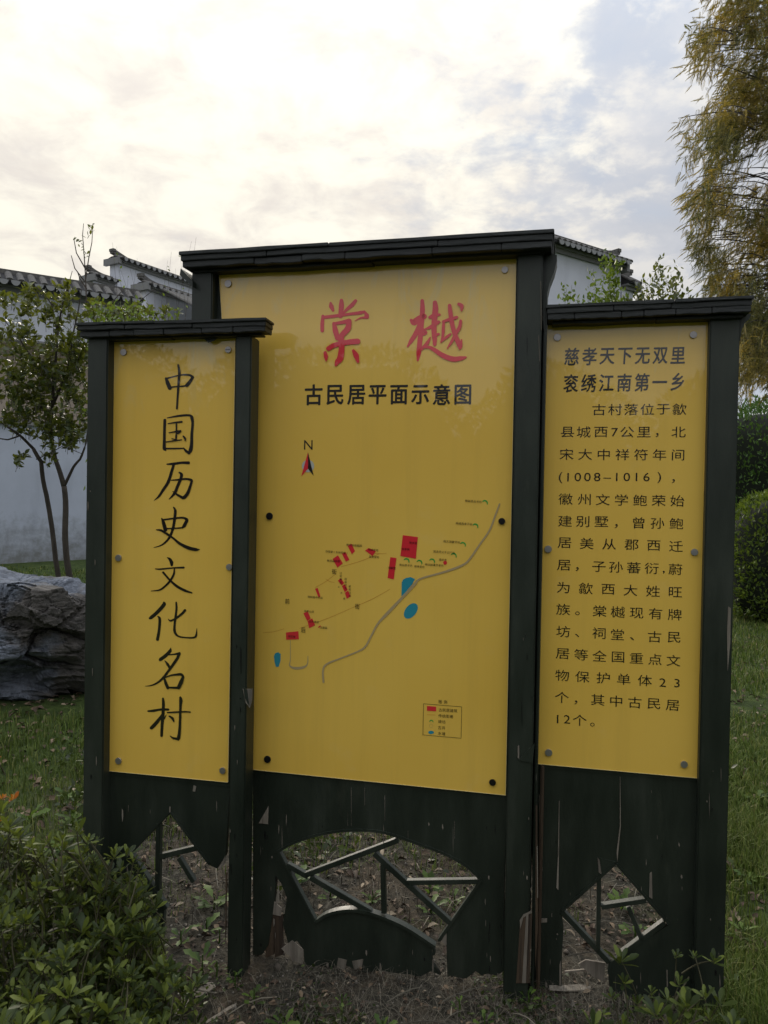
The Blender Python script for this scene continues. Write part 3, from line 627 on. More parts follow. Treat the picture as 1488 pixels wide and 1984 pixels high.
for x, y, m_ in ((1080,653,STEEL),(1344,648,STEEL),(1062,1064,STEEL),(1346,1070,STEEL),(1063,1459,STEEL),(1326,1482,STEEL)): screw(PR, x, y, UR, m_, 7.2)
A = lambda x, y: (1030+x/4.1333, 620+y/4.1333); B = lambda x, y: (1030+x/3.9667, 960+y/3.9667)
for tx, a, b in (('慈孝天下无双里',A(322,293),A(1172,283)),('衮绣江南第一乡',A(315,508),A(1168,494))): put_glyphs('heading_character', PR, line(tx, a, b, 30, 36.5), BLACK, pr, .018, shear=.05, split=True)
wx, hy = 29.0, 23.5
def each(tx, conv, pts): return [(ch, *conv(*p), wx, hy) for ch, p in zip(tx, pts)]
rows = [line('古村落位于歙', A(540,718), A(1183,714), wx, hy),
 each('县城西7公里，北', A, [(287,897),(417,897),(555,897),(665,899),(765,897),(900,897),(1005,922),(1177,897)]),
 line('宋大中祥符年间', A(280,1075), A(1173,1080), wx, hy),
 each('(1008–1016)，', A, [(232,1262),(292,1258),(370,1257),(447,1257),(525,1257),(605,1266),(682,1257),(762,1257),(840,1257),(920,1257),(1022,1262),(1135,1290)]),
 line('徽州文学鲍荣始', A(272,1434), A(1167,1448), wx, hy),
 each('建别墅，曾孙鲍', B, [(257,197),(393,199),(537,200),(650,235),(823,210),(967,213),(1113,215)]),
 line('居美从郡西迁', B(253,363), B(1110,390), wx, hy),
 each('居，子孙蕃衍,蔚', B, [(248,535),(350,565),(517,547),(648,550),(785,555),(922,560),(1015,590),(1105,567)]),
 line('为歙西大姓旺', B(243,707), B(1105,742), wx, hy),
 each('族。棠樾现有牌', B, [(243,875),(352,905),(523,888),(662,895),(807,903),(952,908),(1100,915)]),
 each('坊、祠堂、古民', B, [(243,1045),(350,1075),(518,1058),(660,1068),(772,1100),(945,1085),(1095,1090)]),
 line('居等全国重点文', B(238,1215), B(1090,1268), wx, hy),
 each('物保护单体23', B, [(235,1382),(390,1393),(550,1402),(708,1412),(870,1422),(1007,1437),(1117,1442)]),
 each('个，其中古民居', B, [(232,1552),(340,1590),(508,1570),(650,1580),(793,1590),(940,1600),(1083,1612)]),
 each('12个。', B, [(200,1718),(272,1720),(370,1727),(467,1760)])]
for rw in rows: put_glyphs('text_character', PR, rw, BLACK, pr, .0, split=True)

# small paint flakes, splinters and open cracks over the old boards
def flakes(pl, parent, polyx, y0, n, seed, front):
    r = random.Random(seed); mb = MB(); mc = MB()
    for i in range(int(n*.55)):
        x = r.uniform(*polyx); y = y0[0]+(y0[1]-y0[0])*(1-r.random()**1.8); w_ = r.choice((.6,.8,1.0,1.4,2.6))*r.uniform(.8,1.2); h = r.uniform(3,14)*r.choice((1,1,1,2,4))
        pts = [(x,y),(x+w_*r.uniform(.5,1),y+h*.15),(x+w_,y+h*.6),(x+w_*r.uniform(.1,.6),y+h),(x-w_*.2,y+h*.5)]
        (mb if r.random() < .6 else mc).prism([pl.P(*p, front) for p in pts][::-1], front, front+.0015)
    setp(mb.build('paint_flake', WOOD, parent), kind='stuff'); setp(mc.build('dark_crack', DSTEEL, parent), kind='stuff')
flakes(PM, UM, (500,535), (1560,1870), 30, 1, .0065); flakes(PM, UM, (560,850), (1835,1885), 46, 2, .0065); flakes(PM, UM, (938,976), (1620,1890), 26, 3, .0065); flakes(PM, UM, (520,960), (1545,1600), 24, 4, .0065)
flakes(PM, UM, (1004,1030), (1560,1890), 18, 5, -.0318); flakes(PM, UM, (1003,1040), (560,1500), 14, 15, -.0318)
flakes(PL, UL, (445,470), (1150,1830), 22, 6, -.0318); flakes(PL, UL, (224,430), (1520,1570), 14, 7, .0085); flakes(PL, UL, (168,196), (900,1650), 12, 8, -.0418)
flakes(PR, UR, (1050,1084), (1560,1920), 30, 9, .0085); flakes(PR, UR, (1185,1345), (1880,1935), 26, 10, .0085); flakes(PR, UR, (1230,1345), (1530,1720), 18, 11, .0085); flakes(PR, UR, (1360,1405), (1000,1930), 22, 12, -.0318)

# ================================================================ HOUSES AND WALLS
def wallmat(name, c, dirty, zlo, zhi):
    t = MT(name); a = t.noise(.7, 6, .65); b = t.noise(4, 6, .7); st = t.noise(2.2, 5, .6, (1,1,.15)); z = t.xyz('Object')[2]
    cc = t.mix(t.ramp(a, (.35,(0,0,0)), (.75,(.6,)*3)), c, tuple(x*.72 for x in c))
    cc = t.mix(t.math('MULTIPLY', t.ramp(st, (.55,(0,0,0)), (.8,(.6,)*3)), .6), cc, tuple(x*.5 for x in c))
    mr = t.n('ShaderNodeMapRange'); t.l(z, mr.inputs[0]); mr.inputs[1].default_value = zhi; mr.inputs[2].default_value = zlo
    low = t.math('ADD', mr.outputs[0], t.math('MULTIPLY', t.math('SUBTRACT', b, .55), 2.2), True)
    low = t.math('MULTIPLY', low, t.math('GREATER_THAN', mr.outputs[0], 0.001))
    cc = t.mix(t.math('MULTIPLY', low, .8), cc, dirty)
    t.col(cc).set(Roughness=.9).bump(b, .2, .01); return t.m
WHITEW = wallmat('shaded_limewash', (.45,.49,.58), (.12,.12,.10), .0, 1.15)  # whitewash base lowered to carry the wall's shade, plus stain at the foot
WHITEH = wallmat('house_limewash', (.58,.60,.67), (.3,.3,.28), -5, -4)
BEIGEW = wallmat('beige_plaster', (.36,.30,.24), (.2,.17,.13), -5, -4)  # plain beige plaster with random darker blotches and streaks
t = MT('grey_clay_tile'); g = t.noise(14, 6, .7); g1 = t.noise(2, 3)
t.col(t.mix(t.ramp(g1,(.4,(0,0,0)),(.7,(.5,)*3)), t.ramp(g, (.3,(.05,.048,.046)), (.6,(.12,.115,.11)), (.85,(.24,.23,.21))), (.085,.08,.06))).set(Roughness=.85).bump(g, .5, .01); TILE = t.m
DARKT = simple('dark_gap', (.02,.02,.022), .9)
PALET = simple('grey_drip_tile', (.24,.245,.25), .8, 30)
CORN = simple('grey_cornice_brick', (.19,.19,.19), .85, 20)
def vplane(px, depth, a):
    """vertical plane through the point seen at px at this depth, running away at angle a to the right of the view"""
    p = W(px, 975, depth); return Plane((p.x, p.y, 0), math.pi/2 - a - math.pi/2 + 0) if False else Plane((p.x, p.y, 0), -(math.pi/2 - a))
def tile_mesh():
    mb = MB(); seg = 6; r = .075
    vs = []; 
    for y in (0, 1):
        for k in range(seg+1):
            a = math.pi*k/seg; vs.append((r*math.cos(a), y, r*math.sin(a)*.8))
    mb.add(vs, [(k, k+1, seg+2+k, seg+1+k) for k in range(seg)]+[tuple(range(seg+1)), tuple(range(2*seg+1, seg, -1))])
    me = bpy.data.meshes.new('tile'); me.from_pydata(mb.v, [], mb.f); me.materials.append(TILE); return me
def disc_mesh():
    mb = MB(); pts = [(.085*math.cos(math.pi+math.pi*k/8), .10*math.sin(math.pi+math.pi*k/8)) for k in range(9)]
    mb.prism(pts, 0, .025); me = bpy.data.meshes.new('drip'); me.from_pydata(mb.v, [], mb.f); me.materials.append(PALET); return me
TM, DM = tile_mesh(), disc_mesh()
def coping(pl, u0, u1, z, parent, over=.22, h=.42, lift=None, step=.2, thick=.4, rows=True, sc=1.0):
    """little tiled roof along the top of a wall: cornice, drip tiles, sloping tile rows, ridge"""
    MB().box(u0-.04, u1+.04, -.08, thick+.08, z-.0, z+.09*sc).build('cornice', CORN, parent)
    MB().box(u0-.08, u1+.08, -.15, thick+.15, z+.092*sc, z+.14*sc).build('cornice', CORN, parent)
    zr = z+.14*sc
    MB().prism([(-over, zr),(thick+over, zr),(thick/2, zr+h*.55)], u0-.06, u1+.06)
    prof = [(-over, zr+.002),(thick+over, zr+.002),(thick+over, zr+.04),(thick/2+.06, zr+h*.62),(thick/2-.06, zr+h*.62),(-over, zr+.04)]
    mb = MB(); n = len(prof)
    mb.add([(u, y, zz_) for u in (u0-.06, u1+.06) for y, zz_ in prof], [tuple(range(n)), tuple(range(2*n-1, n-1, -1))]+[(i, (i+1)%n, (i+1)%n+n, i+n) for i in range(n)])
    mb.build('roof_bed', DARKT, parent)
    L_ = math.hypot(thick/2+over, h*.6); ang = math.atan2(h*.6, thick/2+over)
    k = int((u1-u0)/step)
    for i in range(k+1):
        u = u0+(u1-u0)*i/k
        o = bpy.data.objects.new('roof_tile', TM); C.objects.link(o); o.parent = parent
        o.location = (u, -over-.02, zr+.035); o.rotation_euler = (ang, 0, random.uniform(-.02,.02)); o.scale = (sc*random.uniform(.92,1.05), L_, sc)
        if i < k:
            d = bpy.data.objects.new('drip_tile', DM); C.objects.link(d); d.parent = parent
            d.location = (u+(u1-u0)/k/2, -over-.035, zr+.05); d.scale = (sc, 1, sc); d.rotation_euler = (0,random.uniform(-.06,.06),0)
    # ridge: stacked thin tiles, upturned end
    zt = zr+h*.62
    ends = [(u0-.10, 0), (u1+.10, 0)]
    pr_ = MB(); m_ = 12; top = []; bt = []
    for i in range(m_+1):
        s = i/m_; u = ends[0][0]+(ends[1][0]-ends[0][0])*s; e = 0
        if lift in ('L','B'): e += .16*max(0, 1-(u-ends[0][0])/.7)**2
        if lift in ('R','B'): e += .16*max(0, 1-(ends[1][0]-u)/.7)**2
        top.append((u, zt+.10+e)); bt.append((u, zt-.03+e*.8))
    pr_.prism(bt+top[::-1], thick/2-.09, thick/2+.09).build('ridge', TILE, parent)
    if lift in ('R','B'):
        MB().box(u1-.0, u1+.12, thick/2-.11, thick/2+.11, zt+.16, zt+.25).build('ridge_finial', TILE, parent)
        MB().box(u1+.0, u1+.12, -.2, thick+.2, z-.02, z+.20).build('eave_end', CORN, parent)
    if lift in ('L','B'):
        MB().box(u0-.12, u0+.0, thick/2-.11, thick/2+.11, zt+.16, zt+.25).build('ridge_finial', TILE, parent)
        MB().box(u0-.12, u0+.0, -.2, thick+.2, z-.02, z+.20).build('eave_end', CORN, parent)
def wallseg(pl, u0, u1, z0, z1, parent, mat=WHITEH, thick=.4, name='wall'):
    MB().box(u0, u1, 0, thick, z0, z1).build(name, mat, parent)

# right house: high gable wall behind the signboards
HP = vplane(1205, 21, R(54.5)); HR = thing('white_house', 'white house with stepped tile-capped gable wall rising behind the right signboard', 'house', HP.o, -HP.yaw)
uR, zR = HP.P(1203, 527); uL = HP.P(1064, 470)[0]
wallseg(HP, uL, uR, -.1, zR, HR); coping(HP, uL, uR, zR, HR, lift='R', sc=1.1, h=.42, over=.3)
uR2, _ = HP.P(1226, 580); z2 = HP.P(1212, 562)[1]
MB().box(uR+.06, uR2, .0, .4, -.1, z2).build('wall', WHITEH, HR); coping(HP, uR+.2, uR2, z2, HR, lift='R', sc=1.0)
MB().box(uL, uR-.0, .42, 7, -.1, zR-1.6).build('side_wall', WHITEH, HR)
# left house: stepped horse-head wall
HQ = vplane(225, 27, R(31)); HL = thing('white_house', 'white house with two-stepped horse-head gable left of the tallest signboard', 'house', HQ.o, -HQ.yaw)
u0, z1_ = HQ.P(228, 511); u1 = HQ.P(392, 560)[0]
wallseg(HQ, u0, u1+3, -.1, z1_, HL); coping(HQ, u0, u1+3, z1_, HL, lift='L', h=.24, over=.26, sc=.9, step=.25)
ua, za = HQ.P(181, 544); wallseg(HQ, ua, u0-.14, -.1, za, HL); coping(HQ, ua, u0-.2, za, HL, lift='L', h=.24, over=.26, sc=.9, step=.25)
MB().box(ua+.3, u1+2.8, .42, 8, -.1, za-1.4).build('side_wall', WHITEH, HL)
# lower gable in front of it, with its tiled slope
HS = vplane(282, 23.5, R(31)); HM = thing('outbuilding', 'low white outbuilding with tiled roof between garden tree and tallest signboard', 'house', HS.o, -HS.yaw)
u0, z0_ = HS.P(283, 562); u1 = HS.P(385, 590)[0]
wallseg(HS, u0, u1+1, -.1, z0_, HM, thick=.35); coping(HS, u0, u1+1, z0_, HM, lift='L', h=.22, over=.22, sc=.85, step=.23, thick=.35)
# its roof slope facing the viewer
ux0 = HS.P(315, 600)[0]; ux1 = HS.P(400, 600)[0]+1.5; zt = HS.P(350, 580)[1]
me_ = MB(); me_.add([(ux0, -.30, zt),(ux1, -.30, zt),(ux1, -3.0, zt-1.35),(ux0-.4, -3.0, zt-1.35)], [(0,1,2,3)]).build('roof_slab', DARKT, HM)
for i in range(26):
    u = ux0-.2+(ux1-ux0)*i/25; o = bpy.data.objects.new('roof_tile', TM); C.objects.link(o); o.parent = HM
    o.location = (u, -3.0, zt-1.33); o.rotation_euler = (math.atan2(1.35,2.7), 0, random.uniform(-.015,.015)); o.scale = (.95, 3.02, 1)
MB().box(ux0-.3, ux1, -2.85, -2.6, -.1, zt-1.3).build('wall', WHITEH, HM)
# tile capped long wall at far left, white band above a recessed beige wall
HT = vplane(0, 18.5, R(58)); HW = thing('tiled_house', 'long low house with grey tiled eave and white upper wall behind garden tree', 'house', HT.o, -HT.yaw)
ul_, zl_ = HT.P(-60, 560); ur_, zr_ = HT.P(266, 597); zz0 = HT.P(20, 568)[1]
zb = HT.P(0, 657)[1]
MB().box(ul_-3, ur_, 0, .3, zb, zz0).build('wall', WHITEH, HW)
MB().box(ul_-3, ur_-.3, .5, .8, -.1, zb+.3).build('recessed_wall', BEIGEW, HW)
MB().box(ul_-3, ur_, -.05, .0-.002, zb, zb+.05).build('ledge', CORN, HW)
coping(HT, ul_-3, ur_, zz0, HW, over=.38, h=.50, sc=1.2, step=.25, thick=.3, lift=None)
# low garden wall
HG = vplane(0, 16.6, R(42)); GW = thing('garden_wall', 'low whitewashed garden wall with grey stained foot and dark coping behind boulder', 'wall', HG.o, -HG.yaw)
ua_ = HG.P(-120, 900)[0]; zt_ = HG.P(20, 822)[1]; ub_ = ua_+22
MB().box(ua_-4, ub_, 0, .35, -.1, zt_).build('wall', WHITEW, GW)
MB().box(ua_-4, ub_, -.09, .44, zt_+.002, zt_+.07).build('coping', CORN, GW); MB().box(ua_-4, ub_, -.04, .39, zt_+.072, zt_+.13).build('coping', TILE, GW)

# ================================================================ ROCK
def boulder():
    bm = bmesh.new(); bmesh.ops.create_icosphere(bm, subdivisions=7, radius=1)
    planes = [((.06,.05,1),.42),((-.30,-.62,.50),.40),((-.22,-.80,.30),.45),((.25,-.93,.10),.50),((.62,-.75,.14),.60),((.98,-.10,.10),.86),((-1,.0,.1),1.25),((0,1,.1),.55),((.35,-.55,-.62),.46),((-.1,-.55,-.70),.40),
              ((.55,-.1,.75),.69),((-.5,-.3,.7),.74),((.3,.6,.6),.6),((0,0,-1),.46),((.85,-.45,-.45),.72),((-.45,-.85,.05),.86)]
    planes = [(Vector(n).normalized(), d) for n, d in planes]
    for v in bm.verts:
        p = v.co.normalized(); w_ = p + Vector((mnoise.noise(p*2.2), mnoise.noise(p*2.2+Vector((5,0,0))), mnoise.noise(p*2.2+Vector((0,7,0)))))*.10
        w_.normalize(); r = min(d/max(1e-3, n.dot(w_)) for n, d in planes); q = p*r
        a = q.z+q.x*.13-q.y*.10+.06*mnoise.noise(q*1.6)
        side = 1-abs(p.z)**3
        wq = q+Vector((mnoise.noise(q*3), mnoise.noise(q*3+Vector((4,0,0))), mnoise.noise(q*3+Vector((0,4,0)))))*.06
        amt = 0
        for sc_, am in ((Vector((1.9,1.9,3.6)), .12), (Vector((5.5,5.5,12)), .022)):
            vq = Vector((wq.x*sc_.x, wq.y*sc_.y, (wq.z+wq.x*.16-wq.y*.1)*sc_.z)); dd_, pp_ = mnoise.voronoi(vq)
            amt += am*mnoise.cell(pp_[0]*7.3+Vector((.5,.5,.5)))-(am*.35 if dd_[1]-dd_[0] < .09 else 0)
            tl = (vq-pp_[0]); amt += am*.35*(tl.x*.5+tl.z*.6)
        amt = amt*(.35+.65*side)-.04+mnoise.fractal(q*6, .9, 2.1, 5)*.016
        fine = mnoise.fractal(Vector((q.x*9, q.y*9, a*34)), .8, 2.0, 4)*.006*side
        v.co = q+Vector((p.x*.4, p.y, p.z*.4)).normalized()*(amt+fine)
    me = bpy.data.meshes.new('boulder'); bm.to_mesh(me); bm.free(); return me
t = MT('blue_grey_slate_rock')
g = t.noise(3, 6, .65, (1,1,1)); g2 = t.noise(8, 8, .75, (1,1.2,1.8)); g3 = t.math('ADD', t.noise(1.7, 5, .6), t.math('MULTIPLY', t.xyz('Object')[0], .35)); z = t.xyz('Object')[2]
cc = t.ramp(g2, (.30,(.030,.034,.041)), (.45,(.115,.132,.162)), (.68,(.29,.32,.38)))
cc = t.mix(t.ramp(g3, (.62,(0,0,0)), (.72,(.85,)*3)), cc, t.ramp(g2, (.35,(.03,.026,.02)), (.7,(.15,.125,.095))))
t.col(cc).set(Roughness=.8).bump(t.math('ADD', g2, g), 1.0, .06)
bo = link('boulder', boulder(), t.m, None, False); bo.location = (-2.93, 5.85, .43); bo.rotation_euler = (0, R(2), R(-4))
setp(bo, 'big angular blue-grey layered boulder lying in the grass left of the signboards', 'boulder')

# ================================================================ FOLIAGE
LEAF = np.array([(0,0,0),(.16,.30,.035),(.17,.62,.03),(0,1,-.06),(-.17,.62,.03),(-.16,.30,.035),(0,.32,0),(0,.64,-.01)])
LF = [(0,1,6),(1,2,7,6),(2,3,7),(3,4,7),(4,5,6,7),(5,0,6)]
LEAF4 = np.array([(0,0,0),(.20,.45,.04),(0,1,-.05),(-.20,.45,.04)]); L4 = [(0,1,2),(0,2,3)]
def unit(a): return a/np.maximum(1e-9, np.linalg.norm(a, axis=-1, keepdims=True))
def place(shape, pos, direc, size, normal=None, wscale=1.0):
    """copies of a leaf at pos, pointing along direc"""
    n = len(pos); d = unit(np.asarray(direc, float)); nr = normal if normal is not None else rng.normal(size=(n,3))+np.array([0,0,1.2])
    x = unit(np.cross(d, nr)); z = np.cross(x, d)
    s = shape[None]*np.asarray(size).reshape(-1,1,1); 
    return np.asarray(pos)[:,None,:] + s[:,:,0:1]*wscale*x[:,None,:] + s[:,:,1:2]*d[:,None,:] + s[:,:,2:3]*z[:,None,:]
BARK = MT('dark_bark'); g = BARK.noise(18, 6, .7, (1,1,.25)); BARK.col(BARK.ramp(g, (.3,(.018,.014,.010)), (.7,(.06,.048,.036)))).set(Roughness=.9).bump(g, .7, .01); BARK = BARK.m
GTWIG = simple('green_brown_twig', (.060,.055,.026), .8)
TWIG = simple('brown_twig', (.045,.032,.022), .85)
LGREEN = leafmat('small_tree_leaves', (.016,.032,.007), (.046,.076,.012), (.17,.18,.024), .36, .35, .6)
LYEL = leafmat('golden_conifer_leaves', (.050,.052,.014), (.17,.135,.026), (.36,.24,.036), .7, .35, .1)
t_ = MT('conifer_foliage'); g_ = t_.n('ShaderNodeNewGeometry')
gold = t_.ramp(g_.outputs['Random Per Island'], (0,(.16,.125,.026)), (.6,(.32,.235,.040)), (1,(.56,.37,.055)))
grn = t_.ramp(g_.outputs['Random Per Island'], (0,(.045,.052,.017)), (.6,(.12,.125,.034)), (1,(.26,.24,.06)))
cf = t_.mix(t_.ramp(t_.noise(1.3, 3, .6), (.42,(0,0,0)), (.60,(.9,.9,.9))), grn, gold); t_.col(cf).set(Roughness=.7)
tr_ = t_.n('ShaderNodeBsdfTranslucent'); t_.l(cf, tr_.inputs[0]); ms_ = t_.n('ShaderNodeMixShader'); ms_.inputs[0].default_value = .45
t_.l(t_.b.outputs[0], ms_.inputs[1]); t_.l(tr_.outputs[0], ms_.inputs[2]); t_.l(ms_.outputs[0], t_.out.inputs[0]); LYEL = t_.m
LHEDGE = leafmat('hedge_leaves', (.034,.080,.018), (.085,.17,.036), (.16,.27,.055), .5, .2, .3)
LSHRUB = leafmat('shrub_leaves', (.035,.066,.012), (.09,.145,.022), (.20,.27,.036), .5, .3, .3)
LAZ = leafmat('azalea_leaves', (.016,.028,.009), (.060,.088,.022), (.22,.27,.048), .5, .3, .3)
LBACK = leafmat('dark_foliage', (.006,.010,.004), (.012,.020,.007), (.022,.034,.010), .8, .1, .1)
LORANGE = leafmat('autumn_leaves', (.30,.05,.008), (.45,.13,.012), (.40,.24,.03), .5, .35, .3)
def spl(a, b, sag=0.0, wig=.05, n=6, seed=0):
    r = random.Random(seed); a, b = Vector(a), Vector(b); L_ = (b-a).length; out = []
    w1 = Vector((r.uniform(-1,1), r.uniform(-1,1), r.uniform(-1,1)))*wig*L_
    for i in range(n+1):
        s = i/n; out.append(a.lerp(b, s)+w1*math.sin(s*math.pi)+Vector((0,0,sag*L_*math.sin(s*math.pi))))
    return out
def gauss_dir(n, up=.4): return unit(rng.normal(size=(n,3))+np.array([0,0,up]))

# --- small tree at left
TB = W(128, 1150, 11.2); TB.z = 0
TR = thing('young_tree', 'slender two-stemmed broadleaf tree behind the boulder in front of garden wall', 'tree', TB)
D = 11.2
def loc(px, py, dd=0): return W(px, py, D+dd)-TB
def branch(parent, pts, r0, r1, name='branch', mat=BARK):
    P = []
    for a, b in zip(pts, pts[1:]): P += spl(a, b, 0, .03, 4, len(P)+int(a[0]*97))[:-1]
    P.append(Vector(pts[-1])); n = len(P)
    return MB().tube(P, [r0+(r1-r0)*i/(n-1) for i in range(n)], 7).build(name, mat, parent, 0, True)
branch(TR, [loc(146,1175), loc(130,1090), loc(127,1000), loc(124,942)], .048, .038, 'trunk')
branch(TR, [loc(124,942), loc(107,890), loc(98,830), loc(104,740), loc(112,640)], .038, .014, 'trunk')
branch(TR, [loc(122,1175,.15), loc(108,1085,.15), loc(90,960,.15), loc(80,895,.1), loc(65,870,.1)], .040, .027, 'trunk')
for pts, a, b in (([loc(124,942),loc(142,905),(loc(155,890)),(loc(166,860)),(loc(185,760,.2))], .024,.010), ([loc(65,870,.1),loc(40,845),loc(8,822),loc(-40,790)], .023,.010), ([loc(36,845),loc(15,852),loc(-12,848)], .014,.008),
    ([loc(112,640),loc(100,590),loc(70,555)], .018,.006), ([loc(112,640),loc(125,575),loc(140,525)], .016,.004),([loc(104,720),loc(60,690),loc(35,650),loc(5,615)],.018,.006),([loc(100,790),loc(135,700),loc(150,610),loc(158,560)],.018,.006),([loc(98,800),loc(50,770),loc(10,740)],.018,.006),
    ([loc(100,780),loc(150,700,.3),loc(200,610,.6),loc(240,560,.8)],.02,.006),([loc(200,620,.6),loc(255,600,.8),loc(300,560,.9)],.012,.004),([loc(70,890),loc(120,865),(loc(160,880))],.008,.004)): branch(TR, pts, a, b)
def clump(cx, cy, rx, ry, n, dd=(-.5,.6)):
    out = []
    for _ in range(int(n*.74)):
        a = random.random()*2*math.pi; r = random.random()**.5
        out.append(loc(cx+rx*r*math.cos(a), cy+ry*r*math.sin(a), random.uniform(*dd)))
    return out
tips = []
for c in ((35,640,38,45,62),(60,580,40,28,40),(110,590,32,38,52),(20,730,38,40,60),(70,720,48,55,130),(120,700,42,60,130),(140,800,32,45,75),(60,800,52,38,110),(110,830,40,30,60),(150,650,20,50,45),(-30,700,40,80,60),(170,720,25,90,60),(180,590,22,22,22),(225,600,30,18,30),(270,600,28,16,22),(135,555,16,12,8),(95,880,18,14,7),(45,880,25,14,7),(140,865,14,14,4),(330,600,20,12,8),(5,580,18,18,10)):
    tips += clump(*c)
pos, dr, sz = [], [], []; tw = MB()
for t_ in tips:
    base = t_+Vector((random.uniform(-.05,.05), random.uniform(-.06,.06), random.uniform(-.22,-.10)))
    tw.tube([base, t_], [.004,.002], 3)
    for k in range(random.randint(6, 9)):
        s = random.random(); q = base.lerp(t_, .3+.7*s); pos.append(q); dr.append((random.gauss(0,.7), random.gauss(0,.7), random.gauss(.35,.5))); sz.append(random.uniform(.07,.125))
np_mesh('crown', place(LEAF, np.array(pos), np.array(dr), sz, wscale=1.25), LF, LGREEN, TR)
setp(tw.build('twigs', TWIG, TR), kind='stuff')
# bare leader shoot with few leaves that rises above the tiled eave
mb = MB(); pos = []; dr = []; sz = []
for path in ([(168,600),(166,540),(163,495),(160,455),(162,433)],[(166,540),(172,500),(178,470),(180,435)],[(165,520),(148,490),(143,462)],[(164,545),(145,520),(138,495)],[(168,560),(155,540),(150,527)]):
    P = [loc(x, y, .2) for x, y in path]; mb.tube(P, [.008*(1-i/len(P))+.0022 for i in range(len(P))], 4)
for x, y in ((178,440),(176,446),(181,436),(174,455),(170,457),(169,462),(143,465),(147,468),(152,470),(158,484),(156,480),(170,492),(166,494),(172,498),(160,475),(176,452),(167,500)):
    for _ in range(2): pos.append(loc(x+random.uniform(-2,2), y+random.uniform(-2,2), .2)); dr.append((random.gauss(0,.6), random.gauss(0,.5), .6)); sz.append(random.uniform(.05,.085))
mb.build('leader_shoot', TWIG, TR); np_mesh('shoot_leaves', place(LEAF, np.array(pos), np.array(dr), sz, wscale=1.2), LF, LGREEN, TR)

# --- bushes behind (osmanthus-like) seen above the right cap, and bare twigs above the left cap
def twiggy(name, label, cat, basepx, depth, tips, leaf=.05, per=26, mat=LSHRUB, spread=.14, stem=.012, group=None, leafscale=1.3, ground=True):
    b = W(*basepx, depth); 
    if ground: b.z = 0
    o = thing(name, label, cat, b, 0, group); mb = MB(); pos, dr, sz = [], [], []
    for i, tp in enumerate(tips):
        tx, ty = tp[0], tp[1]; n = int((tp[2] if len(tp) > 2 else per)*(4.2 if spread*10 > 1 and leaf > .041 else 1))
        e = W(tx, ty, depth+random.uniform(-.25,.25))-b; st = Vector((e.x*.25, e.y*.25, e.z*.35)); P = spl((0,0,0), st, 0, .05, 3, i)[:-1]+spl(st, e, .0, .08, 6, i+50)
        m_ = len(P); mb.tube(P, [stem*(1-.85*k/(m_-1)) for k in range(m_)], 4)
        for k in range(n):
            s = 1-abs(random.gauss(0,.16)) if k < n*.62 else random.uniform(.2,.85); s = max(.2, min(1, s)); f_ = s*(m_-1); q = P[int(f_)].lerp(P[min(int(f_)+1, m_-1)], f_-int(f_))
            q = q+Vector((random.gauss(0,1), random.gauss(0,1), random.gauss(0,.8)))*spread*min(1.6,(1.15-s)*2.4)*.45+Vector((random.gauss(0,1),random.gauss(0,1),random.gauss(0,1)))*spread*.18
            pos.append(q); dr.append((random.gauss(0,.6), random.gauss(0,.6), random.gauss(.7,.5))); sz.append(leaf*random.uniform(.7,1.25))
    mb.build('stems', TWIG, o)
    if pos: np_mesh('leaves', place(LEAF, np.array(pos), np.array(dr), sz, wscale=leafscale), LF, mat, o)
    return o
twiggy('garden_shrub', 'leafy green shrub in front of the white gable, top just over right signboard cap', 'shrub', (1170,900), 7.5,
    [(1180,492,40),(1200,505,46),(1165,500,34),(1150,522,26),(1172,525,26),(1098,560,26),(1090,555,12),(1108,552,20),(1160,560,46),(1175,572,46),(1195,555,30),(1150,570,30),(1120,578,24),(1190,580,50),(1210,575,50),(1140,575,30),(1170,540,14)], .050, 30, stem=.008, spread=.105)
twiggy('garden_shrub', 'darker green shrub with upright shoots between white gable and golden tree', 'shrub', (1260,900), 7.2,
    [(1275,502,34),(1270,525,26),(1283,520,26),(1312,515,26),(1300,530,28),(1290,548,50),(1310,560,40),(1325,538,16),(1250,545,34),(1240,560,44),(1262,558,30),(1280,575,56),(1300,580,56),(1235,580,46),(1335,565,26),(1350,575,26),(1263,530,12)], .052, 30, stem=.008, spread=.105, mat=LGREEN)
twiggy('garden_shrub', 'greenish yellow shrub showing above the left signboard cap', 'shrub', (255,900), 8.0,
    [(180,605,40),(205,600,44),(230,598,44),(255,606,44),(280,600,40),(300,610,36),(325,605,26),(215,585,30),(250,580,16),(345,610,20),(270,585,12),(190,590,20)], .055, 34, mat=LSHRUB, spread=.16)
twiggy('dry_weed', 'tall dry twiggy weed standing against the low outbuilding', 'weed', (300,900), 9.0,
    [(332,488,3),(325,505,3),(350,505,2),(340,520,5),(252,520,5),(248,535,6),(232,518,3),(266,500,3),(380,460,1),(371,468,1),(330,545,6),(300,560,5),(275,545,4),(218,470,3),(226,478,2)], .04, 4, stem=.006, mat=LSHRUB)

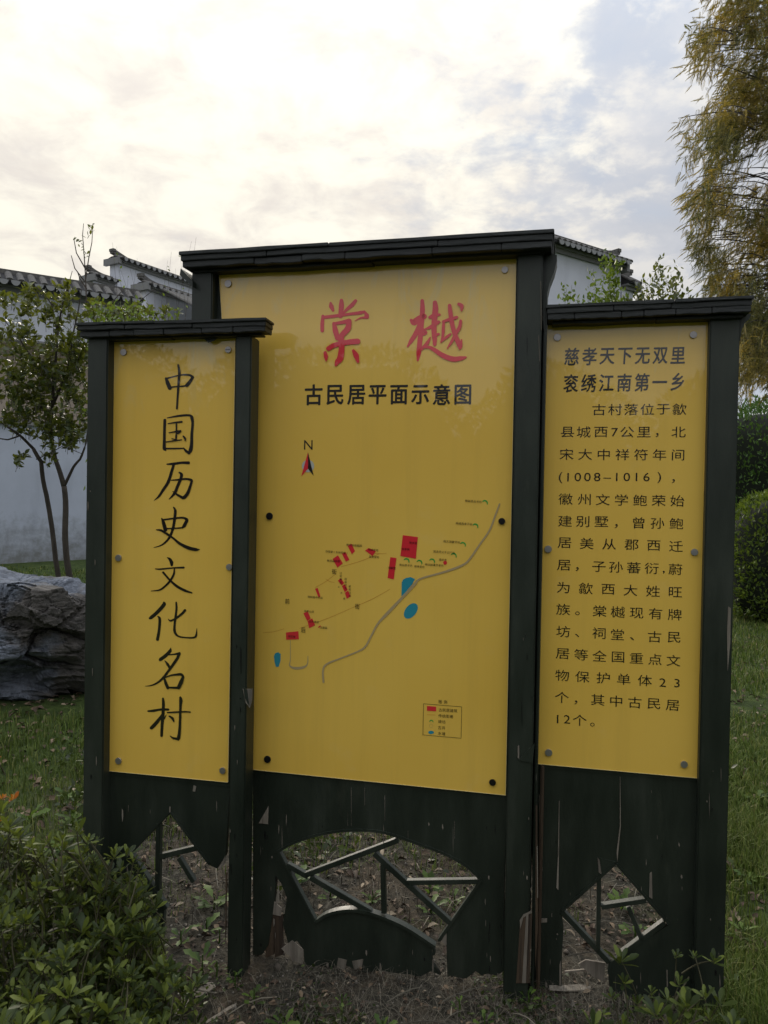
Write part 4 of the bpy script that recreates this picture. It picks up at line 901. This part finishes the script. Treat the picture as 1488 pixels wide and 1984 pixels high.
# --- golden conifer, right
TBp = W(1640, 975, 9.5); TBp.z = 0
GT = thing('golden_conifer', 'tall golden brown conifer with drooping feathery foliage at right edge', 'tree', TBp)
MB().tube([Vector((0,0,-.1)), Vector((.05,0,3)), Vector((0,.05,6)), Vector((0,0,9.5)), Vector((0,0,12))], [.28,.22,.17,.09,.02], 12).build('trunk', BARK, GT, 0, True)
def spray_template():
    """one drooping feather: rachis with thin paired leaflets that curve down"""
    vs = []; n = 13
    for i in range(n):
        q = (i+.5)/n; x = q; z = -.30*q*q
        for sd in (-1, 1):
            ln = .20*math.sin(math.pi*min(1, q*.8+.25))+.05; e = random.uniform(.8,1.2)
            a = Vector((x, 0, z)); tip = Vector((x+ln*.55, sd*ln*.85*e, z-ln*.35*e)); wd = Vector((.026, -sd*.013, .008))
            vs.append([a-wd*.5, a+(tip-a)*.5-wd, tip, a+(tip-a)*.5+wd])
    vs.append([Vector((0,0,.006)), Vector((.55,0,-.085)), Vector((1.02,0,-.31)), Vector((.5,0,-.06))])
    return np.array([[tuple(v) for v in q] for q in vs])
SP = spray_template().reshape(-1,3)
SPF = [(4*i, 4*i+1, 4*i+2, 4*i+3) for i in range(len(SP)//4)]
def sprays(pos, yaw, size, pitch):
    n = len(pos); c, s = np.cos(yaw), np.sin(yaw); cp, sp = np.cos(pitch), np.sin(pitch)
    P = np.repeat(SP[None], n, 0)*np.asarray(size)[:,None,None]
    ro = rng.normal(0, .5, n); P = np.stack([P[:,:,0], P[:,:,1]*np.cos(ro)[:,None]-P[:,:,2]*np.sin(ro)[:,None]*.3, P[:,:,2]], 2)
    X = P[:,:,0]*cp[:,None]+P[:,:,2]*sp[:,None]; Z = -P[:,:,0]*sp[:,None]+P[:,:,2]*cp[:,None]
    return np.stack([X*c[:,None]-P[:,:,1]*s[:,None], X*s[:,None]+P[:,:,1]*c[:,None], Z], 2)+np.asarray(pos)[:,None,:]
limbs = [((1385,15),.9),((1345,60),.3),((1352,110),-.3),((1365,190),.4),((1300,235),0),((1345,250),.6),((1360,330),-.5),((1325,375),.1),((1350,420),.5),((1345,470),-.3),((1365,520),.3),((1345,560),-.1),((1400,560),.4),((1380,130),-.9),((1400,220),-.7),((1395,300),.8),((1400,400),-.8),((1420,470),.7),
    ((1430,60),1.2),((1430,150),.2),((1440,250),-.3),((1445,350),.3),((1450,440),-.6),((1460,520),.2),((1440,620),.2),((1455,680),.5),((1470,740),.3),((1400,-40),.2),((1340,-20),-.4),((1480,100),-1.1),((1475,200),-1.1),((1490,320),-1.2),((1490,420),-1.0),((1480,600),-.4),((1490,690),-.3),((1365,-100),0),((1450,-120),.5),((1500,-60),-.9)]
mbL = []; pos, yw, szs, pt = [], [], [], []
for i, ((tx, ty), dd) in enumerate(limbs):
    tip = W(tx+14, ty-6, 9.5+dd)-TBp; start = Vector((random.uniform(-.05,.05), random.uniform(-.05,.05), tip.z-(.1+.30*Vector((tip.x,tip.y)).length)*(.9 if ty>300 else .5)))
    start.z = max(start.z, .8); P = spl(start, tip, .10, .04, 10, i*3+1)
    MB().tube(P, [.020*(1-k/10)+.003 for k in range(11)], 5).build('branch', BARK, GT, 0, True)
    for k in range(150):
        s = random.random()**.75; f_ = s*10; q = P[int(f_)].lerp(P[min(int(f_)+1,10)], f_-int(f_)) if s < 1 else P[-1]
        side = random.choice((-1,1))*random.random(); L_ = (.05+.30*(1-s))*abs(side)
        dxy = (tip-start); dxy.z = 0; dxy.normalize(); per = Vector((-dxy.y, dxy.x, 0))*(1 if side > 0 else -1)
        q2 = q+per*L_+dxy*L_*.35+Vector((0,0,-.22*random.random()**1.2-.12*L_))
        v_ = per*random.uniform(.2,1)+dxy*random.uniform(.2,1.1); pos.append(q2); yw.append(math.atan2(v_.y, v_.x)+random.gauss(0,.4)); szs.append(random.uniform(.09,.19)); pt.append(random.gauss(.55,.4))
def edge_x(y):
    t_ = [(-160,1330),(-50,1335),(0,1328),(60,1345),(110,1342),(160,1362),(205,1360),(232,1305),(262,1315),(300,1345),(330,1345),(375,1330),(420,1350),(470,1340),(520,1352),(560,1362),(600,1400),(640,1430),(760,1440)]
    for a, b in zip(t_, t_[1:]):
        if a[0] <= y <= b[0]: return a[1]+(b[1]-a[1])*(y-a[0])/(b[0]-a[0])
    return 1440
for i in range(520):
    cy_ = random.uniform(-160, 715) if i < 450 else random.uniform(560, 715); cx_ = edge_x(cy_)+10+(1600-edge_x(cy_))*random.random()**1.25
    if i < 450 and mnoise.noise(Vector((cx_*.011, cy_*.009, 3.3))) < -.12: continue
    c_ = W(cx_, cy_, 9.5+random.uniform(-1.4,1.4))-TBp; ax_ = c_.copy(); ax_.z = 0; ax_.normalize(); rr = random.uniform(.05,.12)
    mbL.append(spl(c_-ax_*.5+Vector((0,0,.12)), c_+Vector((0,0,.05)), .05, .06, 3, i))
    gs = lambda q: max(-1.5*q, min(1.5*q, random.gauss(0, q)))
    for k in range(random.randint(24, 46)):
        pos.append(c_+Vector((gs(rr), gs(rr), gs(rr*1.8)-.08))); yw.append(math.atan2(ax_.y, ax_.x)+random.gauss(0,1.0)); szs.append(random.uniform(.09,.20)); pt.append(random.gauss(.65,.5))
tb_ = MB()
for P in mbL: tb_.tube(P, [.010,.007,.005,.003], 3)
setp(tb_.build('twigs', BARK, GT), kind='stuff')
SPALL = sprays(np.array([tuple(p) for p in pos]), np.array(yw), np.array(szs), np.array(pt))
np_mesh('foliage', SPALL, SPF, LYEL, GT)

# --- hedges
def leafy_shell(center, rad, n, leaf, mat, name, label, cat, power=2.0, group=None, zmin=0.0, up=.6):
    """clipped shrub: leaf masses over and inside a solid twiggy core"""
    c = Vector(center); o = thing(name, label, cat, (c.x, c.y, 0), 0, group)
    d = unit(rng.normal(size=(n,3))); pw = power
    nrm = (np.abs(d)**pw).sum(1)**(1/pw); base = d/nrm[:,None]
    lump = np.array([1+.07*mnoise.noise(Vector(b)*2.3+Vector((c.x,3,1)))+.05*mnoise.noise(Vector(b)*6) for b in base])
    r = (lump*(1-.10*rng.random(n)**2+.03*rng.random(n)**6))[:,None]
    p = base*r*np.array(rad)+np.array([0,0,c.z]); keep = p[:,2] > zmin; p = p[keep]; dd = d[keep]
    dr = unit(dd*.7+rng.normal(size=dd.shape)*.6+np.array([0,0,up]))
    np_mesh('foliage', place(LEAF4, p, dr, rng.uniform(.7,1.3,len(p))*leaf, wscale=1.15), L4, mat, o)
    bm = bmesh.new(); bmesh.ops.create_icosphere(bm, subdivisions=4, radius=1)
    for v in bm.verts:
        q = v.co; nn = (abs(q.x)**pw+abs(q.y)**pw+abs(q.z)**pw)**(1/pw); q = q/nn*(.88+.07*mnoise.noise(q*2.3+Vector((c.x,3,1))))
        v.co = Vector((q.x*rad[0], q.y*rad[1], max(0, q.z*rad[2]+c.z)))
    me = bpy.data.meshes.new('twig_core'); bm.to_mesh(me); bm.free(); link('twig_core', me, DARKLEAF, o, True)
    return o
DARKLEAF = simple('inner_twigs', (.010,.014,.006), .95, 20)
hp = W(1600, 975, 13.5); leafy_shell((hp.x, hp.y, 1.65), (2.7, 1.3, 1.68), 26000, .07, LHEDGE, 'clipped_hedge', 'tall dark clipped hedge beneath the golden conifer, beyond the rounded shrub', 'hedge', 3.5)
hp = W(1508, 975, 10.4); leafy_shell((hp.x, hp.y, .75), (.66, .7, .93), 7000, .065, LSHRUB, 'round_shrub', 'bright rounded clipped shrub on the grass at right edge before the tall hedge', 'shrub', 2.5)

# trees behind the photographer that the glossy panels mirror
for i, (x, y, h, r) in enumerate(((-5.6,-7.2,3.7,2.3),(-2.2,-9.0,3.5,2.0),(1.4,-9.4,3.4,1.9),(4.8,-8.0,3.6,2.2),(8.5,-6.5,4.4,2.6),(-9.5,-6,4.0,2.6))):
    lb = ['low broad bush behind the viewpoint, far left of the row','narrow bush behind the viewpoint, second from the left','bush behind the viewpoint, third from the left','taller bush behind the viewpoint facing the right board','tall dense bush behind the viewpoint at its right end','large bush behind the viewpoint at its left end'][i]
    leafy_shell((x, y, h*.5), (r, r*.8, h*.62), 5000, .16, LBACK, 'background_bush', lb, 'bush', 2.2, 'bushes behind the viewpoint')

# --- azalea whorls
def whorls(centres, leaf, nleaf=(7,11), openness=.9):
    pos, dr, sz = [], [], []
    for c in centres:
        ax = Vector((random.gauss(0,.28), random.gauss(-.12,.28), 1)).normalized(); n = random.randint(*nleaf); a0 = random.random()*6.28
        x = ax.orthogonal().normalized(); y = ax.cross(x); s0 = random.choice((random.uniform(.5,.85), random.uniform(.85,1.3)))
        for k in range(n):
            a = a0+k*2.4; op = openness*(.35+.9*(1-k/n)); d = (x*math.cos(a)+y*math.sin(a))*op+ax*(1.15-.55*op)
            pos.append(Vector(c)-ax*.012*(1-k/n)); dr.append(tuple(d)); sz.append(leaf*s0*random.uniform(.8,1.15)*(1 if k < n-3 else .75))
    return pos, dr, sz
AZLEAF = np.array([(0,0,0),(.09,.30,.03),(.17,.68,.03),(0,1,-.05),(-.17,.68,.03),(-.09,.30,.03),(0,.32,0),(0,.68,-.01)]); AZLEAF = np.insert(AZLEAF, 3, (.10,.92,-.01), 0); AZLEAF = np.insert(AZLEAF, 5, (-.10,.92,-.01), 0); AZF = [(0,1,8),(1,2,9,8),(2,3,9),(3,4,9),(4,5,9),(5,6,9),(6,7,8,9),(7,0,8)]
def azalea(name, label, base, centres, leaf, mat=LAZ, extra=None, stems=True, group=None):
    o = thing(name, label, 'shrub', base, 0, group); b = Vector(base); pos, dr, sz = whorls([c-b for c in centres], leaf)
    if extra: pos += [Vector(e)-b for e in extra[0]]; dr += extra[1]; sz += extra[2]
    nr = rng.normal(size=(len(pos),3))*.25+np.array([0,0,1.0])
    np_mesh('leaves', place(AZLEAF, np.array([tuple(p) for p in pos]), np.array(dr), sz, normal=nr), AZF, mat, o)
    mb = MB()
    for c in centres:
        q = c-b; k_ = random.uniform(.86,.97); st = q+Vector((random.gauss(0,.035), random.gauss(0,.035), -random.uniform(.06,.13)))
        mb.tube(spl(st, q, 0, .06, 5, int(q.x*1000)), [.0022,.0021,.002,.0018,.0016,.0014], 4)
    for i in range(14):
        e = Vector(random.choice(centres))-b; mb.tube(spl((random.gauss(0,.03),random.gauss(0,.03),-.02), e*.8, 0, .08, 5, i), [.007,.006,.005,.004,.003,.002], 5)
    setp(mb.build('stems', GTWIG, o), kind='stuff'); return o
cen = []
topline = [(-80,1575),(0,1598),(40,1612),(70,1640),(100,1668),(150,1650),(185,1662),(215,1700),(250,1690),(285,1745),(300,1790),(320,1880),(330,1990)]
def yl(x):
    for a, b in zip(topline, topline[1:]):
        if a[0] <= x <= b[0]: return a[1]+(b[1]-a[1])*(x-a[0])/(b[0]-a[0])
    return 2000
for _ in range(560):
    x = random.uniform(-80, 318); y0 = yl(x)+6; y = y0+(2090-y0)*random.random()**1.45
    s = (y-y0)/(2090-y0); dpt = 2.35-.75*s+random.uniform(-.10,.22)
    cen.append(W(x, y, dpt))
for _ in range(34):
    x = random.uniform(300, 385); y = random.uniform(1850+abs(x-300)*.6, 2050); cen.append(W(x, y, 1.98+random.uniform(-.05,.1)))
for _ in range(26):
    x = random.uniform(-60, 310); cen.append(W(x, yl(x)-random.uniform(4,42), 2.2+random.uniform(-.1,.15)))
for x, y in ((158,1672),(180,1665),(60,1640),(192,1690),(250,1705),(255,1735),(280,1760),(20,1600),(115,1690),(290,1800)): cen.append(W(x, y, 2.2))
bb = W(90, 1900, 2.0); bb.z = 0
ex = ([],[],[])
for _ in range(5200):
    x = random.uniform(-80, 318); y0 = yl(x)+14; y = y0+(2090-y0)*random.random()**1.25; s = (y-y0)/(2090-y0)
    ex[0].append(W(x, y, 2.42-.75*s+random.uniform(0,.35))); ex[1].append((random.gauss(0,.8), random.gauss(0,.8), random.gauss(.3,.5))); ex[2].append(random.uniform(.03,.05))
azalea('azalea_bush', 'dense green azalea bush in front of the left signboard', bb, cen, .043, extra=ex)
cen = [W(x, y, d) for x, y, d in ((1311,1850,2.12),(1346,1852,2.16),(1384,1862,2.12),(1317,1906,2.05),(1210,1905,2.08),(1204,1862,2.15),(1262,1920,2.05),(1168,1962,2.0),(1292,1936,2.0),(1365,1930,2.05),(1395,1945,2.1),(1235,1945,2.0),(1185,1930,2.05),(1330,1950,2.0),(1270,1965,1.95),(1375,1975,2.0),(1210,1985,1.95),(1300,1990,1.95),(1150,1990,1.95),(1420,1990,2.0))]
bb = W(1290, 1950, 2.05); bb.z = 0
azalea('azalea_bush', 'sparse young azalea with open leaf whorls at foot of right signboard', bb, cen, .043)
# orange-tipped shoots at far left
cen = [W(x, y, 2.7) for x, y in ((-10,1470),(5,1545),(-8,1590),(22,1550),(-22,1510))]; bb = W(-5, 1750, 2.75); bb.z = 0
azalea('autumn_shrub', 'small shrub with orange and red leaves at left edge above the azalea', bb, cen, .034, LORANGE)

# ================================================================ GROUND COVER
def inside_sign(x, y):
    return False
def scatter(n, u0, u1, d0, d1, pw=1.0):
    u = rng.uniform(u0, u1, n); d = d0+(d1-d0)*rng.random(n)**pw; return u*d, d
def gzv(x, y): return np.array([gz(a, b) for a, b in zip(x, y)])
t = MT('grass_blades'); gg = t.n('ShaderNodeNewGeometry')
cc = t.ramp(gg.outputs['Random Per Island'], (0,(.030,.055,.010)), (.5,(.075,.125,.020)), (.82,(.13,.19,.034)), (1,(.24,.23,.08)))
t.col(t.mix(t.ramp(t.noise(.9,3),(.35,(0,0,0)),(.7,(.5,)*3)), cc, (.14,.15,.036))).set(Roughness=.6); t.b.inputs['Specular IOR Level'].default_value = .25
tr = t.n('ShaderNodeBsdfTranslucent'); t.l(cc, tr.inputs[0]); ms = t.n('ShaderNodeMixShader'); ms.inputs[0].default_value = .3
t.l(t.b.outputs[0], ms.inputs[1]); t.l(tr.outputs[0], ms.inputs[2]); t.l(ms.outputs[0], t.out.inputs[0]); GRASSM = t.m
t = MT('dry_grass'); gg = t.n('ShaderNodeNewGeometry'); t.col(t.ramp(gg.outputs['Random Per Island'], (0,(.045,.040,.028)), (.6,(.11,.098,.07)), (1,(.24,.21,.155)))).set(Roughness=.8); DRYM = t.m
def blades(name, x, y, h, wd, mat, lean=.45):
    n = len(x); z = gzv(x, y)-.005; a = rng.uniform(0, 6.283, n); ln = rng.normal(0, lean, n); dx_, dy_ = np.cos(a), np.sin(a)
    B0 = np.stack([x, y, z], 1); side = np.stack([-dy_, dx_, 0*x], 1)*wd[:,None]/2; lv = np.stack([dx_*ln*h, dy_*ln*h, 0*x], 1); up = np.stack([0*x, 0*x, h], 1)
    m_ = B0+lv*.35+up*.6; tp = B0+lv+up*(1-.25*np.abs(ln))[:,None]
    o = np_mesh(name, np.stack([B0-side, B0+side, m_+side*.75, m_-side*.75, tp], 1), [(0,1,2,3),(3,2,4)], mat); return o
gx, gy = [], []
for (n, u0, u1, d0, d1, pw) in ((34000,.40,.58,2.15,5,1.2),(16000,.40,.60,5,12,1.0),(6000,.6,.95,2.4,8,1),(15000,-.58,-.33,3.4,9,1.1),(7000,-.95,-.58,3,8,1),(9000,-.40,.42,4.6,8,1),(6500,-.40,.44,3.15,4.6,.8),(5000,-.5,-.34,8,16,1)):
    a, b = scatter(n, u0, u1, d0, d1, pw); gx.append(a); gy.append(b)
gx, gy = np.concatenate(gx), np.concatenate(gy)
cl = np.array([mnoise.noise(Vector((a*1.6, b*1.6, 2))) for a, b in zip(gx, gy)])
keep = (cl+rng.normal(0,.25,len(gx))) > -.28; gx, gy, cl = gx[keep], gy[keep], cl[keep]
keep = ~((np.abs(gx+2.2) < 1.1) & (np.abs(gy-5.9) < .5)); gx, gy, cl = gx[keep], gy[keep], cl[keep]
hh = rng.uniform(.03,.085,len(gx))*(1+.9*np.clip(cl,0,1)); setp(blades('lawn_grass', gx, gy, hh, .0022+.0009*gy*rng.uniform(.6,1.2,len(gx)), GRASSM), 'rough green grass around and behind the signboards', 'grass', kind='stuff')
x, y = scatter(7000, -.24, .42, 2.0, 2.52); k2 = rng.random(len(x)) < np.clip((x+.8)*1.0, .30, 1); x, y = x[k2], y[k2]
setp(blades('dry_grass', x, y, rng.uniform(.02,.06,len(x)), rng.uniform(.0008,.0015,len(x)), DRYM, 1.8), 'tangled dry grey-brown grass at the foot of the signboards', 'grass', kind='stuff')
x, y = scatter(9000, -.36, .42, 1.86, 2.16, 1.3); setp(blades('short_grass', x, y, rng.uniform(.012,.038,len(x)), rng.uniform(.0016,.003,len(x)), GRASSM, .8), 'short green grass along the bottom of the view', 'grass', kind='stuff')
x, y = scatter(2200, -.36, .40, 2.75, 4.4); setp(blades('sparse_grass', x, y, rng.uniform(.03,.10,len(x)), rng.uniform(.002,.004,len(x)), DRYM, .9), 'sparse dry stalks on the soil behind the openings', 'grass', kind='stuff')
x, y = scatter(6500, -.40, .44, 2.7, 4.8); cl = np.array([mnoise.noise(Vector((a*2.5, b*2.5, 7))) for a, b in zip(x, y)]); k2 = cl > -.02; x, y = x[k2], y[k2]
setp(blades('low_grass', x, y, rng.uniform(.012,.06,len(x)), rng.uniform(.0018,.0035,len(x)), GRASSM, .9), 'thin patches of low green grass on the soil behind the openings', 'grass', kind='stuff')
# dead leaves and litter
t = MT('dead_leaves'); gg = t.n('ShaderNodeNewGeometry'); t.col(t.ramp(gg.outputs['Random Per Island'], (0,(.04,.024,.014)), (.5,(.09,.058,.034)), (.85,(.16,.11,.065)), (1,(.32,.26,.18)))).set(Roughness=.8); DEADM = t.m
def litter(name, n, u0, u1, d0, d1, s0, s1, label):
    x, y = scatter(n, u0, u1, d0, d1); z = gzv(x, y)+rng.uniform(.002,.018,n)
    dr = unit(np.stack([rng.normal(size=n), rng.normal(size=n), rng.normal(0,.25,n)], 1)); nr = unit(rng.normal(size=(n,3))*.35+np.array([0,0,1.]))
    sh = LEAF.copy(); sh[:,2] *= 3.5; sh[:,0] *= 1.25
    setp(np_mesh(name, place(sh, np.stack([x,y,z],1), dr, rng.uniform(s0,s1,n), normal=nr), LF, DEADM), label, 'leaf litter', kind='stuff')
litter('leaf_litter', 2400, -.40, .44, 2.62, 4.8, .012, .052, 'brown fallen leaves on bare soil seen through the openings')
litter('fallen_leaves', 900, -.36, .44, 1.9, 2.5, .010, .032, 'scattered fallen leaves on soil in front of the signboards')
litter('leaf_scatter', 1200, .40, .6, 2.3, 9, .03, .06, 'scattered dry leaves in the grass beside the right signboard')
litter('leaf_scraps', 900, -.56, -.34, 3, 8, .03, .07, 'scattered dry leaves in the grass beside the boulder')
n_ = 9000; x, y = scatter(n_, -.42, .46, 3.0, 4.9, .8); cl = np.array([mnoise.noise(Vector((a*1.8, b*1.8, 12))) for a, b in zip(x, y)])
k2 = (cl+.16*(y-3.4)) > rng.uniform(-.05,.35,len(x)); x, y = x[k2], y[k2]; n_ = len(x)
setp(np_mesh('undergrowth', place(LEAF4, np.stack([x, y, gzv(x,y)+rng.random(n_)**1.5*.11], 1), gauss_dir(n_, .5), rng.uniform(.02,.055,n_), wscale=1.3), L4, leafmat('undergrowth_leaves', (.012,.020,.006), (.035,.058,.014), (.10,.14,.03)), None), 'dark low undergrowth on the soil behind the signboards', 'undergrowth', kind='stuff')
n_ = 11000; x, y = scatter(n_, -.36, .42, 1.88, 2.50); cl = np.array([mnoise.noise(Vector((a*3.1, b*3.1, 22))) for a, b in zip(x, y)]); k2 = cl > rng.uniform(-.25,.3,n_); x, y = x[k2], y[k2]; n_ = len(x)
setp(np_mesh('creeping_weeds', place(LEAF4, np.stack([x, y, gzv(x,y)+rng.random(n_)*.03], 1), gauss_dir(n_, .3), rng.uniform(.007,.022,n_), wscale=1.4), L4, bpy.data.materials['undergrowth_leaves'], None), 'tiny creeping weeds on the soil in front of the signboards', 'weeds', kind='stuff')
# pebbles and clods
t = MT('pebbles'); gg = t.n('ShaderNodeNewGeometry'); t.col(t.ramp(gg.outputs['Random Per Island'], (0,(.03,.024,.018)), (.6,(.08,.066,.05)), (1,(.20,.18,.15)))).set(Roughness=.9); PEB = t.m
ico = bmesh.new(); bmesh.ops.create_icosphere(ico, subdivisions=1, radius=1); iv = np.array([tuple(v.co) for v in ico.verts]); fi = [tuple(v.index for v in f.verts) for f in ico.faces]; ico.free()
xa, ya = scatter(5200, -.38, .42, 1.9, 4.3); n = len(xa); s = rng.uniform(.002,.0065,n)*(1+(rng.random(n) > .985)*1.2)
Vp = iv[None]*s[:,None,None]*rng.uniform(.55,1.4,(n,1,3))*(1+rng.normal(0,.22,(n,12,1)))+np.stack([xa,ya,gzv(xa,ya)+s*.2],1)[:,None,:]
setp(np_mesh('pebbles', Vp, fi, PEB), 'small clods and pebbles on the bare soil', 'pebbles', kind='stuff')
# twigs
mb = MB()
for _ in range(170):
    d = random.uniform(1.95, 4.0); u = random.uniform(-.36,.4); p = Vector((u*d, d, gz(u*d,d)+.012)); a = random.random()*6.28; l = random.uniform(.05,.20)
    q = p+Vector((math.cos(a)*l, math.sin(a)*l, random.uniform(-.005,.03))); mb.tube(spl(p, q, .05, .08, 3, _), random.uniform(.001,.0026), 4)
setp(mb.build('fallen_twigs', DRYM), 'thin fallen twigs lying on the soil under the signboards', 'twigs', kind='stuff')
# leafy weeds, each a plant of its own
WEEDL = leafmat('weed_leaves', (.03,.06,.012), (.06,.11,.02), (.13,.20,.035), .5, .35, .3)
WL = np.array([(0,0,0),(.05,.12,.02),(.17,.38,.05),(.13,.55,.04),(.22,.72,.02),(0,1,-.08),(-.22,.72,.02),(-.13,.55,.04),(-.17,.38,.05),(-.05,.12,.02),(0,.4,.0),(0,.7,-.01)])
WF = [(0,1,10),(1,2,10),(2,3,11,10),(3,4,11),(4,5,11),(5,6,11),(6,7,11),(7,8,10,11),(8,9,10),(9,0,10)]
def weed(px, py, leaf, n, label, up=.5, z=None):
    leaf = leaf*.55
    p = onground(px, py); p.z = gz(p.x, p.y); o = thing('leafy_weed', label, 'weed', p, 0, 'leafy weeds around the signboards')
    a = np.arange(n)*2.4+random.random()*6; upv = rng.uniform(.15, up*1.6, n)
    dr = np.stack([np.cos(a), np.sin(a), upv], 1); ps = np.stack([np.cos(a)*.012, np.sin(a)*.012, rng.uniform(0,.04,n)], 1)
    np_mesh('leaves', place(WL, ps, dr, leaf*rng.uniform(.65,1.15,n), normal=np.tile(np.array([0,0,1.]),(n,1))+rng.normal(size=(n,3))*.2), WF, WEEDL, o)
    MB().tube([(0,0,-.01),(.002,0,.025),(0,.003,.05)], [.004,.003,.002], 5).build('stem', WEEDL, o)
for a in ((572,1690,.17,11,'pale green weed in the left corner of the fan-shaped opening',.8),(832,1710,.12,7,'upright weed behind the right part of the fan-shaped opening',1.0),(722,1722,.09,8,'small weed behind the centre of the fan-shaped opening',.5),(640,1712,.08,7,'low weed left of the upright bar in the fan-shaped opening',.4),
    (880,1735,.07,8,'tiny weed under the horizontal bar of fan-shaped opening',.4),(835,1745,.10,5,'broad-leaved weed below the crossing bars of the fan-shaped opening',.3),(415,1725,.13,10,'weed beside the right post in left board opening',.5),(400,1770,.10,6,'pale weed below that in the left board opening',.3),(392,1838,.11,8,'dark green weed at the foot of the left board opening',.9),
    (110,1625,.16,11,'broad-leaved weed beside the outer post of the left board',.6),(60,1560,.14,9,'weed in the grass below the boulder',.6),(140,1570,.13,9,'weed between the boulder and the left signboard post',.5),(130,1520,.11,8,'small weed under the right end of the boulder',.5),
    (1230,1800,.10,9,'green weed low in the diamond opening',.5),(1205,1745,.13,10,'grassy weed near the top of the diamond opening',.9),(1270,1790,.09,9,'small weed at the right corner of the diamond opening',.5),(1425,1905,.10,8,'pale weed right of the outer right post',.3),(1450,1700,.10,8,'clover-like weed in the grass right of the signboards',.3),(1440,1800,.09,8,'small weed in grass lower right',.4),(1465,1540,.12,8,'weed in the grass right of the signboards, farthest back',.4)):
    weed(*a)
for i_, (a_, b_) in enumerate(((340,1862),(372,1905),(420,1850),(455,1872),(300,1925),(492,1905),(548,1962),(662,1922),(742,1975),(890,1938),(938,1968),(1024,1925),(350,1790),(425,1790))):
    weed(a_, b_, random.uniform(.035,.085), random.randint(5,11), ['small weed in shade of left opening foot','little weed beside pale wood chip','weed at inner foot of left board','weed against foot of left board inner post','weed at right fringe of azalea bush','tiny weed before gap between left and middle boards','small weed before left end of middle board','low weed in front of middle board, left of centre','low weed in front of middle board centre','low weed in front of the slot in middle board','small weed near right foot of middle board','weed before junction of middle and right boards','weed low in left opening beside azalea','weed in left opening against the post'][i_], .5)
# pale broken plank pieces on the soil
def plank(px, py, l, w_, rz, label, mat=WOOD):
    p = onground(px, py); zt_ = .0016; pp = [(-.5,-.35),(-.2,-.5),(.42,-.42),(.5,.1),(.25,.5),(-.1,.38),(-.46,.45)]; n_ = len(pp); o = MB().add([(a*l, c*w_, -zt_) for a, c in pp]+[(a*l, c*w_, zt_+.006*a) for a, c in pp], [tuple(range(n_-1,-1,-1)), tuple(range(n_, 2*n_))]+[(i, (i+1)%n_, (i+1)%n_+n_, i+n_) for i in range(n_)]).build('wood_fragment', mat); o.location = (p.x, p.y, gz(p.x,p.y)+.010); o.rotation_euler = (R(3), R(4), rz); setp(o, label, 'wood fragment')
plank(1105,1895,.14,.03,.1,'pale broken wood piece on the soil at the left foot of right board'); plank(395,1880,.08,.045,.9,'pale veneer piece lying at foot of the left board opening'); plank(352,1915,.10,.04,1.2,'pale torn sheet piece lying at the edge of the azalea bush'); plank(430,1925,.12,.012,.9,'thin dark wood strip leaning near the middle post foot')
